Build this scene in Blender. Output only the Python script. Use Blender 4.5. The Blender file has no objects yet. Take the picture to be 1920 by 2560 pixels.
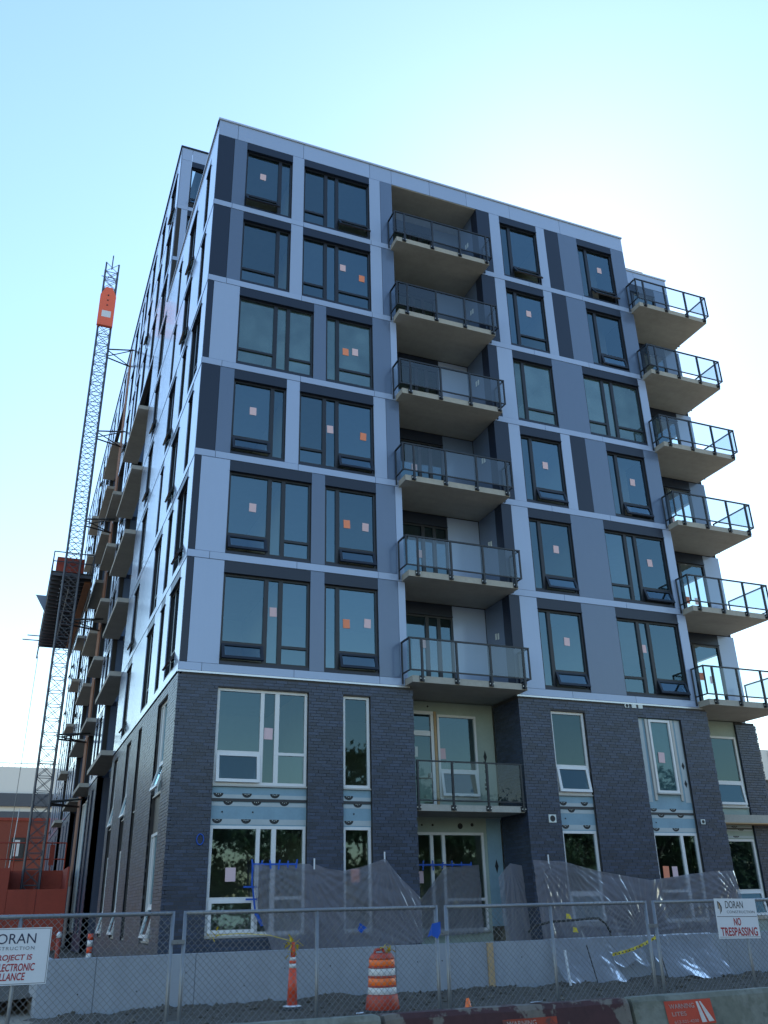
import bpy, math, random
from mathutils import Vector, Matrix, noise
random.seed(7)
scene = bpy.context.scene
col = scene.collection

# ------------------------------------------------------------------ camera
CAM = Vector((-3.7349, -23.0272, 1.6))
yaw, pitch, roll = 0.39866, 0.426685, -0.024611
F = Vector((math.sin(yaw)*math.cos(pitch), math.cos(yaw)*math.cos(pitch), math.sin(pitch)))
R0 = Vector((math.cos(yaw), -math.sin(yaw), 0)); U0 = R0.cross(F)
RX = R0*math.cos(roll) + U0*math.sin(roll); UX = -R0*math.sin(roll) + U0*math.cos(roll)
cd = bpy.data.cameras.new('camera'); cam = bpy.data.objects.new('camera', cd); col.objects.link(cam)
cam.matrix_world = Matrix(((RX.x, UX.x, -F.x, CAM.x), (RX.y, UX.y, -F.y, CAM.y), (RX.z, UX.z, -F.z, CAM.z), (0, 0, 0, 1)))
cd.sensor_fit = 'VERTICAL'; cd.sensor_height = 32.0; cd.lens = 2197.48/2560*32
cd.clip_start = 0.1; cd.clip_end = 4000
scene.camera = cam

# ------------------------------------------------------------------ sky and sun
ELEV, AZ = math.radians(38.5), math.radians(37)
w = bpy.data.worlds.new('World'); scene.world = w; w.use_nodes = True
nt = w.node_tree; bg = nt.nodes['Background']
sky = nt.nodes.new('ShaderNodeTexSky'); sky.sky_type = 'NISHITA'; sky.sun_disc = False
sky.sun_elevation = ELEV; sky.sun_rotation = AZ; sky.altitude = 250; sky.air_density = 1.7; sky.dust_density = 0.18; sky.ozone_density = 4.5
nt.links.new(sky.outputs[0], bg.inputs[0]); bg.inputs[1].default_value = 0.15
sd = bpy.data.lights.new('sun', 'SUN'); sd.energy = 4.2; sd.angle = math.radians(0.55); sd.color = (1.0, 0.95, 0.86)
sun = bpy.data.objects.new('sun', sd); col.objects.link(sun)
sdir = Vector((math.sin(AZ)*math.cos(ELEV), math.cos(AZ)*math.cos(ELEV), math.sin(ELEV)))
sun.rotation_euler = sdir.to_track_quat('Z', 'Y').to_euler()
vs = scene.view_settings; vs.view_transform = 'Standard'; vs.look = 'None'; vs.gamma = 1; vs.use_curve_mapping = False
vs.exposure = 0.93

# ------------------------------------------------------------------ materials
def mat(name, base, rough=0.6, metal=0.0, coat=0.0, coat_r=0.1, var=0.0, nscale=0.0, namp=0.15, objvar=0.0, island=0.0, spec=0.5, bump=0.0, bscale=40, streak=None):
    m = bpy.data.materials.new(name); m.use_nodes = True
    n = m.node_tree.nodes; l = m.node_tree.links; b = n['Principled BSDF']
    b.inputs['Roughness'].default_value = rough; b.inputs['Metallic'].default_value = metal
    b.inputs['Specular IOR Level'].default_value = spec
    b.inputs['Base Color'].default_value = (*base, 1)
    b.inputs['Coat Weight'].default_value = coat; b.inputs['Coat Roughness'].default_value = coat_r
    if not (nscale or objvar or island or bump or streak): return m
    geo = n.new('ShaderNodeNewGeometry')
    val = n.new('ShaderNodeValue'); val.outputs[0].default_value = 1.0; cur = val.outputs[0]
    def mad(src, k):
        nonlocal cur
        a = n.new('ShaderNodeMath'); a.operation = 'MULTIPLY_ADD'; a.inputs[1].default_value = 2*k; a.inputs[2].default_value = 1-k
        l.new(src, a.inputs[0]); c = n.new('ShaderNodeMath'); c.operation = 'MULTIPLY'; l.new(cur, c.inputs[0]); l.new(a.outputs[0], c.inputs[1]); cur = c.outputs[0]
    if objvar:
        oi = n.new('ShaderNodeObjectInfo'); mad(oi.outputs['Random'], objvar)
    if island:
        mad(geo.outputs['Random Per Island'], island)
    if nscale:
        for sc, k in ((nscale, namp), (nscale*6.3, namp*0.6)):
            t = n.new('ShaderNodeTexNoise'); t.inputs['Scale'].default_value = sc; t.inputs['Detail'].default_value = 6; t.inputs['Roughness'].default_value = 0.65
            l.new(geo.outputs['Position'], t.inputs['Vector']); mad(t.outputs['Fac'], k)
    if streak:
        mp = n.new('ShaderNodeMapping'); mp.inputs['Scale'].default_value = streak[0]; l.new(geo.outputs['Position'], mp.inputs['Vector'])
        t = n.new('ShaderNodeTexNoise'); t.inputs['Scale'].default_value = 1.0; t.inputs['Detail'].default_value = 5; l.new(mp.outputs[0], t.inputs['Vector']); mad(t.outputs['Fac'], streak[1])
    mx = n.new('ShaderNodeVectorMath'); mx.operation = 'SCALE'; mx.inputs[0].default_value = base; l.new(cur, mx.inputs['Scale'])
    l.new(mx.outputs[0], b.inputs['Base Color'])
    if bump:
        t = n.new('ShaderNodeTexNoise'); t.inputs['Scale'].default_value = bscale; t.inputs['Detail'].default_value = 5
        l.new(geo.outputs['Position'], t.inputs['Vector'])
        bp = n.new('ShaderNodeBump'); bp.inputs['Strength'].default_value = bump; bp.inputs['Distance'].default_value = 0.02; l.new(t.outputs['Fac'], bp.inputs['Height']); l.new(bp.outputs[0], b.inputs['Normal'])
    return m

def glass_mat(name, tint, refl_tint, ior, rough=0.0, wave=0.0, haze=None):
    m = bpy.data.materials.new(name); m.use_nodes = True
    n = m.node_tree.nodes; l = m.node_tree.links; n.remove(n['Principled BSDF']); out = n['Material Output']
    tr = n.new('ShaderNodeBsdfTransparent'); tr.inputs[0].default_value = (*tint, 1)
    gl = n.new('ShaderNodeBsdfGlossy'); gl.inputs['Color'].default_value = (*refl_tint, 1); gl.inputs['Roughness'].default_value = rough
    oi = n.new('ShaderNodeObjectInfo'); mrv = n.new('ShaderNodeMapRange'); mrv.inputs[3].default_value = .8; mrv.inputs[4].default_value = 1.12; l.new(oi.outputs['Random'], mrv.inputs[0])
    sv = n.new('ShaderNodeVectorMath'); sv.operation = 'SCALE'; sv.inputs[0].default_value = refl_tint; l.new(mrv.outputs[0], sv.inputs['Scale']); l.new(sv.outputs[0], gl.inputs['Color'])
    lw = n.new('ShaderNodeLayerWeight'); lw.inputs[0].default_value = 0.5
    f0 = ((ior-1)/(ior+1))**2
    pw = n.new('ShaderNodeMath'); pw.operation = 'POWER'; pw.inputs[1].default_value = 4.0; l.new(lw.outputs['Facing'], pw.inputs[0])
    fr = n.new('ShaderNodeMath'); fr.operation = 'MULTIPLY_ADD'; fr.inputs[1].default_value = 1-f0; fr.inputs[2].default_value = f0; l.new(pw.outputs[0], fr.inputs[0])
    if haze:   # protective film still on the pane
        geo = n.new('ShaderNodeNewGeometry'); t = n.new('ShaderNodeTexNoise'); t.inputs['Scale'].default_value = 1.4; t.inputs['Detail'].default_value = 5; l.new(geo.outputs['Position'], t.inputs['Vector'])
        df = n.new('ShaderNodeBsdfDiffuse'); df.inputs[0].default_value = (*haze, 1); hm = n.new('ShaderNodeMixShader'); mr = n.new('ShaderNodeMapRange'); mr.inputs[1].default_value = .3; mr.inputs[2].default_value = .75; mr.inputs[3].default_value = .12; mr.inputs[4].default_value = .6
        l.new(t.outputs['Fac'], mr.inputs[0]); l.new(mr.outputs[0], hm.inputs[0]); l.new(tr.outputs[0], hm.inputs[1]); l.new(df.outputs[0], hm.inputs[2]); tr = hm
    mx = n.new('ShaderNodeMixShader'); l.new(fr.outputs[0], mx.inputs[0]); l.new(tr.outputs[0], mx.inputs[1]); l.new(gl.outputs[0], mx.inputs[2]); l.new(mx.outputs[0], out.inputs['Surface'])
    if wave:
        geo = n.new('ShaderNodeNewGeometry'); t = n.new('ShaderNodeTexNoise'); t.inputs['Scale'].default_value = 0.8; t.inputs['Detail'].default_value = 1
        l.new(geo.outputs['Position'], t.inputs['Vector']); bp = n.new('ShaderNodeBump'); bp.inputs['Strength'].default_value = wave; bp.inputs['Distance'].default_value = 0.05
        l.new(t.outputs['Fac'], bp.inputs['Height']); l.new(bp.outputs[0], gl.inputs['Normal'])
    return m

def film_mat(name, dens, colr):
    m = bpy.data.materials.new(name); m.use_nodes = True
    n = m.node_tree.nodes; l = m.node_tree.links; n.remove(n['Principled BSDF']); out = n['Material Output']
    tr = n.new('ShaderNodeBsdfTransparent'); tr.inputs[0].default_value = (0.88, 0.9, 0.92, 1)
    di = n.new('ShaderNodeBsdfDiffuse'); di.inputs[0].default_value = (*colr, 1)
    tl = n.new('ShaderNodeBsdfTranslucent'); tl.inputs[0].default_value = (*colr, 1)
    gl = n.new('ShaderNodeBsdfGlossy'); gl.inputs['Roughness'].default_value = 0.33
    a = n.new('ShaderNodeMixShader'); a.inputs[0].default_value = 0.35; l.new(di.outputs[0], a.inputs[1]); l.new(tl.outputs[0], a.inputs[2])
    b = n.new('ShaderNodeMixShader'); b.inputs[0].default_value = dens; l.new(tr.outputs[0], b.inputs[1]); l.new(a.outputs[0], b.inputs[2])
    lw = n.new('ShaderNodeLayerWeight'); lw.inputs[0].default_value = 0.13
    c = n.new('ShaderNodeMixShader'); l.new(lw.outputs['Fresnel'], c.inputs[0]); l.new(b.outputs[0], c.inputs[1]); l.new(gl.outputs[0], c.inputs[2]); l.new(c.outputs[0], out.inputs['Surface'])
    return m

def patch_mat(name, c1, c2, c3, scale=3.0, rough=0.75):
    """peeling paint: c1 paint, c2 bare concrete, c3 faded rest"""
    m = bpy.data.materials.new(name); m.use_nodes = True
    n = m.node_tree.nodes; l = m.node_tree.links; b = n['Principled BSDF']; b.inputs['Roughness'].default_value = rough
    geo = n.new('ShaderNodeNewGeometry')
    def nz(s, d=8, r=0.6):
        t = n.new('ShaderNodeTexNoise'); t.inputs['Scale'].default_value = s; t.inputs['Detail'].default_value = d; t.inputs['Roughness'].default_value = r; l.new(geo.outputs['Position'], t.inputs['Vector']); return t.outputs['Fac']
    def ramp(src, a, bb):
        r = n.new('ShaderNodeValToRGB'); r.color_ramp.elements[0].position = a; r.color_ramp.elements[1].position = bb; l.new(src, r.inputs[0]); return r.outputs[0]
    def mix(f, a, bb):
        x = n.new('ShaderNodeMix'); x.data_type = 'RGBA'; l.new(f, x.inputs[0])
        for v, i in ((a, 6), (bb, 7)):
            if isinstance(v, tuple): x.inputs[i].default_value = (*v, 1)
            else: l.new(v, x.inputs[i])
        return x.outputs[2]
    o = mix(ramp(nz(scale), 0.5, 0.53), c1, c2)
    o = mix(ramp(nz(scale*2.7), 0.56, 0.62), o, c3)
    mm = n.new('ShaderNodeMix'); mm.data_type = 'RGBA'; mm.blend_type = 'MULTIPLY'; mm.inputs[0].default_value = 0.6; l.new(o, mm.inputs[6]); l.new(nz(14), mm.inputs[7]); o = mm.outputs[2]
    l.new(o, b.inputs['Base Color']); return m

M = {}
M['light'] = mat('panel_light', (0.265, 0.355, 0.54), 0.33, coat=1.0, coat_r=0.14, bump=0.12, bscale=1.1, objvar=0.05, nscale=0.6, namp=0.03, spec=0.55, streak=((14, 14, 0.7), 0.022))
M['mid'] = mat('panel_mid', (0.078, 0.122, 0.215), 0.33, coat=0.9, coat_r=0.14, bump=0.12, bscale=1.1, objvar=0.06, nscale=0.6, namp=0.03, streak=((14, 14, 0.7), 0.03))
M['dark'] = mat('panel_dark', (0.010, 0.018, 0.040), 0.36, coat=0.15, coat_r=0.2, spec=0.35, objvar=0.06)
M['frame'] = mat('frame_dark', (0.006, 0.009, 0.017), 0.38)
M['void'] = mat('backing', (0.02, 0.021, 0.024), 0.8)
M['coping'] = mat('coping', (0.55, 0.57, 0.6), 0.25, metal=0.6)
M['brick'] = mat('brick', (0.021, 0.034, 0.070), 0.5, coat=0.36, coat_r=0.24, island=0.36, nscale=0.9, namp=0.22, spec=0.5, bump=0.25, bscale=90)
M['brick_obj'] = mat('brick_single', (0.021, 0.034, 0.070), 0.5, coat=0.36, coat_r=0.24, objvar=0.36, nscale=0.9, namp=0.22, spec=0.5, bump=0.25, bscale=90)
M['mortar'] = mat('mortar', (0.05, 0.05, 0.052), 0.9)
M['slab'] = mat('slab_concrete', (0.325, 0.318, 0.29), 0.85, nscale=0.9, namp=0.26, bump=0.15, bscale=8, streak=((0.5, 5, 1), 0.12))
M['slab_edge'] = mat('slab_edge', (0.33, 0.33, 0.31), 0.85, nscale=7, namp=0.22, bump=0.3, bscale=14)
M['wall'] = mat('wall_concrete', (0.27, 0.30, 0.345), 0.8, nscale=0.8, namp=0.16, bump=0.12, bscale=12, streak=((2.5, 2.5, 0.35), 0.16))
M['white'] = mat('white_frame', (0.62, 0.64, 0.67), 0.35, nscale=3, namp=0.03)
M['alu'] = mat('sill_metal', (0.38, 0.38, 0.38), 0.4, metal=0.3)
M['rail'] = mat('rail_black', (0.012, 0.015, 0.022), 0.4)
M['bolt'] = mat('bolt', (0.6, 0.6, 0.6), 0.3, metal=0.8)
M['interior'] = mat('plaster', (0.5, 0.5, 0.46), 0.9, nscale=0.7, namp=0.1)
M['ceil'] = mat('ceiling', (0.36, 0.37, 0.35), 0.9, nscale=0.8, namp=0.12)
M['foam'] = mat('foam_blue', (0.19, 0.31, 0.40), 0.6, nscale=3, namp=0.18)
M['foam_pale'] = mat('sheathing_pale', (0.30, 0.37, 0.34), 0.7, nscale=2.2, namp=0.16)
M['tape_foil'] = mat('print_tape', (0.36, 0.42, 0.46), 0.4, nscale=5, namp=0.12)
M['ink'] = mat('ink', (0.012, 0.014, 0.018), 0.6)
M['steel_dark'] = mat('dark_steel', (0.03, 0.032, 0.038), 0.5, nscale=4, namp=0.2)
M['pink'] = mat('paper_pink', (0.62, 0.46, 0.5), 0.9, objvar=0.06)
M['orange_paper'] = mat('paper_orange', (0.72, 0.25, 0.15), 0.9, objvar=0.06)
M['paper_white'] = mat('paper_white', (0.6, 0.66, 0.66), 0.9)
M['glass'] = glass_mat('window_glass', (0.55, 0.66, 0.66), (0.56, 0.84, 1.0), 2.45, 0.0, wave=0.02)
M['glass_film'] = glass_mat('filmed_glass', (0.5, 0.64, 0.66), (0.72, 0.97, 1.0), 2.4, 0.03, wave=0.02, haze=(0.10, 0.17, 0.19))
M['glass_low'] = glass_mat('storefront_glass', (0.45, 0.52, 0.5), (0.55, 0.84, 1.0), 1.9, 0.02, wave=0.015)
M['glass_rail'] = glass_mat('rail_glass', (0.72, 0.77, 0.80), (0.9, 0.97, 1), 1.85)
M['glass_clear'] = glass_mat('clear_rail_glass', (0.74, 0.80, 0.82), (0.8, 0.9, 1), 1.5)
M['blue_tape'] = mat('blue_tape', (0.005, 0.075, 0.42), 0.6)
M['film'] = film_mat('plastic_film', 0.50, (0.36, 0.355, 0.41))
M['film2'] = film_mat('plastic_film_dense', 0.55, (0.40, 0.42, 0.47))
M['galv'] = mat('galvanised', (0.21, 0.225, 0.245), 0.45, metal=0.55, nscale=9, namp=0.2)
M['wire'] = mat('mesh_wire', (0.20, 0.20, 0.20), 0.5, metal=0.4)
M['sign_white'] = mat('sign_white', (0.62, 0.65, 0.7), 0.45, nscale=5, namp=0.05)
M['navy'] = mat('print_navy', (0.012, 0.018, 0.06), 0.5)
M['grey_print'] = mat('print_grey', (0.12, 0.13, 0.15), 0.5)
M['red_print'] = mat('print_red', (0.32, 0.01, 0.025), 0.5)
M['gold_print'] = mat('print_gold', (0.35, 0.2, 0.06), 0.5)
M['orange'] = mat('orange_plastic', (0.62, 0.06, 0.015), 0.45, nscale=6, namp=0.12)
M['orange_refl'] = mat('orange_sheeting', (0.95, 0.17, 0.02), 0.35, nscale=12, namp=0.1)
M['white_refl'] = mat('white_sheeting', (0.62, 0.62, 0.62), 0.35, nscale=12, namp=0.16)
M['drum_dark'] = mat('drum_dirty', (0.42, 0.045, 0.018), 0.5, nscale=7, namp=0.25)
M['rubber'] = mat('rubber', (0.03, 0.03, 0.032), 0.7, nscale=8, namp=0.3)
M['yellow'] = mat('yellow_tape', (0.6, 0.47, 0.03), 0.5)
M['red_steel'] = mat('red_steel', (0.30, 0.042, 0.024), 0.6, nscale=1.6, namp=0.22, streak=((3, 3, 0.3), 0.15))
M['red_brick'] = mat('red_wall', (0.24, 0.06, 0.04), 0.8, nscale=1.0, namp=0.12)
M['mast'] = mat('mast_steel', (0.06, 0.07, 0.095), 0.5, metal=0.2)
M['mast_dark'] = mat('platform_steel', (0.022, 0.026, 0.03), 0.6)
M['hoist_orange'] = mat('hoist_orange', (0.78, 0.13, 0.06), 0.45, nscale=2, namp=0.06)
M['wood'] = mat('lumber', (0.42, 0.29, 0.16), 0.75, nscale=3, namp=0.15, streak=((0.8, 9, 9), 0.15))
M['rustwood'] = mat('raw_sheathing', (0.22, 0.10, 0.055), 0.85, nscale=1.2, namp=0.2)
M['asphalt'] = mat('pavement', (0.24, 0.205, 0.155), 0.9, nscale=3, namp=0.2, bump=0.3, bscale=60)
M['dirt'] = mat('dirt', (0.075, 0.062, 0.048), 0.95, nscale=2.5, namp=0.35, bump=0.9, bscale=12)
M['stone'] = mat('stone', (0.085, 0.075, 0.06), 0.95, island=0.5)
M['leaf'] = mat('leaf', (0.042, 0.08, 0.024), 0.55, island=0.45, nscale=0.7, namp=0.2)
M['verge'] = mat('verge', (0.045, 0.07, 0.025), 0.9, nscale=2, namp=0.3)
M['bark'] = mat('bark', (0.09, 0.07, 0.05), 0.9, nscale=6, namp=0.25)
M['st_white'] = mat('stadium_white', (0.62, 0.62, 0.6), 0.6, nscale=0.06, namp=0.04)
M['st_dark'] = mat('stadium_dark', (0.06, 0.07, 0.09), 0.6)
M['barrier'] = patch_mat('barrier_concrete', (0.20, 0.21, 0.17), (0.25, 0.26, 0.22), (0.15, 0.16, 0.13), 1.8)
M['barrier_red'] = patch_mat('barrier_peeling', (0.075, 0.025, 0.028), (0.20, 0.175, 0.15), (0.06, 0.02, 0.022), 2.6)
M['decal'] = mat('decal_orange', (0.46, 0.05, 0.02), 0.6, nscale=8, namp=0.25)
M['decal_worn'] = patch_mat('decal_worn', (0.40, 0.06, 0.025), (0.16, 0.06, 0.05), (0.10, 0.035, 0.035), 5.0)
M['decal_white'] = mat('decal_white', (0.55, 0.5, 0.47), 0.6, nscale=20, namp=0.3)

# ------------------------------------------------------------------ builders
T_F = lambda s, d, z: (s, -d, z)          # front facade: s = x, d = outward
T_L = lambda s, d, z: (-d, s, z)          # street side facade: s = y
T_W = lambda x, y, z: (x, y, z)
def T_R(off): return lambda s, d, z: (s, off-d, z)

class MB:
    def __init__(self, T=T_W): self.v = []; self.f = []; self.T = T
    def box(self, a0, a1, b0, b1, c0, c1):
        i = len(self.v); T = self.T
        for p in ((a0, b0, c0), (a1, b0, c0), (a1, b1, c0), (a0, b1, c0), (a0, b0, c1), (a1, b0, c1), (a1, b1, c1), (a0, b1, c1)): self.v.append(T(*p))
        for q in ((0, 3, 2, 1), (4, 5, 6, 7), (0, 1, 5, 4), (1, 2, 6, 5), (2, 3, 7, 6), (3, 0, 4, 7)): self.f.append(tuple(i+k for k in q))
        return self
    def tube(self, p, q, r, n=6, r2=None):
        p = Vector(p); q = Vector(q); d = (q-p); 
        if d.length < 1e-6: return self
        d.normalize(); a = d.orthogonal().normalized(); b = d.cross(a); i = len(self.v); r2 = r if r2 is None else r2
        for c, rr in ((p, r), (q, r2)):
            for k in range(n):
                t = 2*math.pi*k/n; self.v.append(tuple(c + a*(math.cos(t)*rr) + b*(math.sin(t)*rr)))
        for k in range(n): self.f.append((i+k, i+(k+1) % n, i+n+(k+1) % n, i+n+k))
        self.f.append(tuple(i+k for k in reversed(range(n)))); self.f.append(tuple(i+n+k for k in range(n)))
        return self
    def path(self, pts, r, n=6):
        for a, b in zip(pts, pts[1:]): self.tube(a, b, r, n)
        return self
    def lathe(self, prof, c, n=24):
        i = len(self.v)
        for r, z in prof:
            for k in range(n):
                t = 2*math.pi*k/n; self.v.append((c[0]+math.cos(t)*r, c[1]+math.sin(t)*r, c[2]+z))
        for j in range(len(prof)-1):
            for k in range(n): self.f.append((i+j*n+k, i+j*n+(k+1) % n, i+(j+1)*n+(k+1) % n, i+(j+1)*n+k))
        self.f.append(tuple(i+k for k in reversed(range(n)))); self.f.append(tuple(i+(len(prof)-1)*n+k for k in range(n)))
        return self
    def poly(self, pts): 
        i = len(self.v); self.v += [tuple(p) for p in pts]; self.f.append(tuple(range(i, i+len(pts)))); return self
    def prism(self, pts, d0, d1):
        """outline pts (s,z) extruded between depth d0 and d1 in the local frame"""
        i = len(self.v); n = len(pts); T = self.T
        for d in (d0, d1):
            for s, z in pts: self.v.append(T(s, d, z))
        self.f.append(tuple(i+k for k in reversed(range(n)))); self.f.append(tuple(i+n+k for k in range(n)))
        for k in range(n): self.f.append((i+k, i+(k+1) % n, i+n+(k+1) % n, i+n+k))
        return self
    def mesh(self, name):
        me = bpy.data.meshes.new(name); me.from_pydata(self.v, [], self.f); me.update(); return me
    def build(self, name, m, parent=None, smooth=False, kind=None, label=None):
        return link(name, self.mesh(name), m, parent, smooth, kind, label)

def link(name, me, m, parent=None, smooth=False, kind=None, label=None):
    if isinstance(m, str): m = M[m]
    if m and not me.materials: me.materials.append(m)
    o = bpy.data.objects.new(name, me); col.objects.link(o)
    if smooth:
        for p in me.polygons: p.use_smooth = True
    if parent: setpar(o, parent)
    if kind: o['kind'] = kind
    if label: o['label'] = label
    return o
WM = {}
def setpar(o, parent):
    o.parent = parent
    o.matrix_parent_inverse = Matrix.Translation(-Vector(WM.get(parent.name, (0, 0, 0))))
def thing(name, label, cat, loc=(0, 0, 0), group=None):
    o = bpy.data.objects.new(name, None); col.objects.link(o); o.location = loc; o.empty_display_size = 0.3
    WM[o.name] = loc
    o['label'] = label; o['category'] = cat
    if group: o['group'] = group
    return o
def tag(o, label, cat, group=None):
    o['label'] = label; o['category'] = cat
    if group: o['group'] = group
    return o

def text_mesh(body, size, bold=0.0, xs=1.0, shear=0.0, spacing=1.0, align='LEFT'):
    c = bpy.data.curves.new('txt', 'FONT'); c.body = body; c.size = size; c.offset = bold; c.shear = shear; c.space_character = spacing; c.align_x = align; c.resolution_u = 4
    c.extrude = 0.0006
    o = bpy.data.objects.new('txt', c); col.objects.link(o)
    dg = bpy.context.evaluated_depsgraph_get(); dg.update()
    me = bpy.data.meshes.new_from_object(o.evaluated_get(dg))
    bpy.data.objects.remove(o); bpy.data.curves.remove(c)
    for v in me.vertices: v.co = Vector((v.co.x*xs, -v.co.z, v.co.y))   # stand upright facing -y
    return me
def fit_text(body, x0, x1, zb, zt, y, m, parent, name='lettering', bold=0.0, shear=0.0, spacing=1.0, tilt=0.0, piv=None):
    me = text_mesh(body, 1.0, bold, 1.0, shear, spacing)
    xs = [v.co.x for v in me.vertices]; zs = [v.co.z for v in me.vertices]
    a0, a1, b0, b1 = min(xs), max(xs), min(zs), max(zs)
    for v in me.vertices:
        x = x0 + (v.co.x-a0)/(a1-a0)*(x1-x0); z = zb + (v.co.z-b0)/(b1-b0)*(zt-zb)
        v.co = Vector((x, y + v.co.y*0.5, z))
    if tilt: me.transform(Matrix.Translation(piv) @ Matrix.Rotation(tilt, 4, 'Y') @ Matrix.Translation(-Vector(piv)))
    me.materials.clear()
    return link(name, me, m, parent)

# ------------------------------------------------------------------ ground
def sheet(name, x0, x1, y0, y1, nx, ny, fz, m, **k):
    v = []; f = []
    for j in range(ny+1):
        for i in range(nx+1):
            x = x0+(x1-x0)*i/nx; y = y0+(y1-y0)*j/ny; v.append((x, y, fz(x, y)))
    for j in range(ny):
        for i in range(nx):
            a = j*(nx+1)+i; f.append((a, a+1, a+nx+2, a+nx+1))
    me = bpy.data.meshes.new(name); me.from_pydata(v, [], f); return link(name, me, m, None, True, **k)
sheet('street', -1500, 1500, -1500, 1500, 8, 8, lambda x, y: -0.012, 'asphalt', kind='structure')
def dz(x, y):
    n1 = noise.noise(Vector((x*0.9, y*0.9, 0))); n2 = noise.noise(Vector((x*3.1, y*3.1, 5))); n3 = noise.noise(Vector((x*9, y*9, 9)))
    near = max(0, 1-abs(y+4.3)/1.5)
    return 0.02 + near*(0.05+0.10*n1+0.05*n2) + 0.03*n2 + 0.022*n3 - (0.14 if x < -2.2 else 0)*min(1, max(0, (-2.2-x)))
sheet('grass_verge', -40, 120, -60, -30.5, 20, 6, lambda x, y: 0.03, 'verge', kind='structure')
sheet('dirt', -7, 24, -13.6, -3.9, 310, 97, dz, 'dirt', kind='structure')
sm_ = MB()
for k in range(1500):
    x = random.uniform(-2.4, 15); y = -4.1-abs(random.gauss(0, 1.6)); r_ = random.uniform(.012, .035)*(1 if random.random() < .93 else 2.2); z = dz(x, y)
    i_ = len(sm_.v); pv_ = [Vector((random.uniform(.7, 1.2)*a, random.uniform(.7, 1.2)*b, random.uniform(.5, .9)*c_))*r_ for a, b, c_ in ((1, 0, 0), (-1, 0, 0), (0, 1, 0), (0, -1, 0), (0, 0, 1), (0, 0, -1))]
    sm_.v += [(x+p.x, y+p.y, z+r_*.3+p.z) for p in pv_]
    for f_ in ((0, 2, 4), (2, 1, 4), (1, 3, 4), (3, 0, 4), (2, 0, 5), (1, 2, 5), (3, 1, 5), (0, 3, 5)): sm_.f.append(tuple(i_+q for q in f_))
o = sm_.build('gravel', 'stone', kind='stuff'); o['label'] = 'loose stones and dirt clods along the foot of the concrete wall'; o['category'] = 'gravel'
sheet('terrace', -2.3, 40, -3.75, 2.2, 40, 8, lambda x, y: 0.60+0.03*noise.noise(Vector((x, y, 1))), 'dirt', kind='structure')
sheet('side_yard', -14, 0.3, -3.0, 75, 60, 120, lambda x, y: 0.25+0.12*noise.noise(Vector((x*.8, y*.8, 3)))+0.05*noise.noise(Vector((x*3, y*3, 3))), 'dirt', kind='structure')

# ------------------------------------------------------------------ apartment building
B = thing('apartment_building', 'eight storey apartment block in grey panels over dark brick, still under construction', 'building', (0, 0, 0.6))
ZR = [7.74+3.2*k for k in range(9)]              # top of the floor bands, from the brick up
ROWH = 2.98
WF = 17.2

def wall_strip(mb, s0, s1, z0, z1, d0, d1, holes):
    xs = sorted(set([s0, s1] + [min(max(h[k], s0), s1) for h in holes for k in (0, 1)]))
    for a, b in zip(xs, xs[1:]):
        if b-a < 1e-4: continue
        hs = sorted((max(h[2], z0), min(h[3], z1)) for h in holes if h[0] <= a+1e-5 and h[1] >= b-1e-5 and h[3] > z0 and h[2] < z1)
        z = z0
        for h0, h1 in hs:
            if h0-z > 1e-4: mb.box(a, b, d0, d1, z, h0)
            z = max(z, h1)
        if z1-z > 1e-4: mb.box(a, b, d0, d1, z, z1)

def panel(T, s0, s1, z0, z1, m, d=0.0, th=0.03, g=0.006, name='cladding_panel', parent=None):
    j = random.uniform(-0.0015, 0.0015)
    return MB(T).box(s0+g, s1-g, d-th, d+j, z0+g, z1-g).build(name, m, parent or B)

def rot_T(T, dh, zh, ang):
    ca, sa = math.cos(ang), math.sin(ang)
    def f(s, d, z):
        dd, zz = d-dh, z-zh
        return T(s, dh + dd*ca - zz*sa, zh + dd*sa + zz*ca)
    return f

def pane_box(T, s0, s1, z0, z1, d, m, parent):
    # one sheet of glazing
    mb = MB(T); i = 0
    mb.v = [T(s0, d, z0), T(s1, d, z0), T(s1, d, z1), T(s0, d, z1)]
    p = [Vector(q) for q in mb.v]; nrm = (p[1]-p[0]).cross(p[2]-p[0]); outward = Vector(T(0, 1, 0))-Vector(T(0, 0, 0))
    mb.f = [(0, 1, 2, 3)] if nrm.dot(outward) > 0 else [(3, 2, 1, 0)]
    return mb.build('pane', m, parent)

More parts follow.
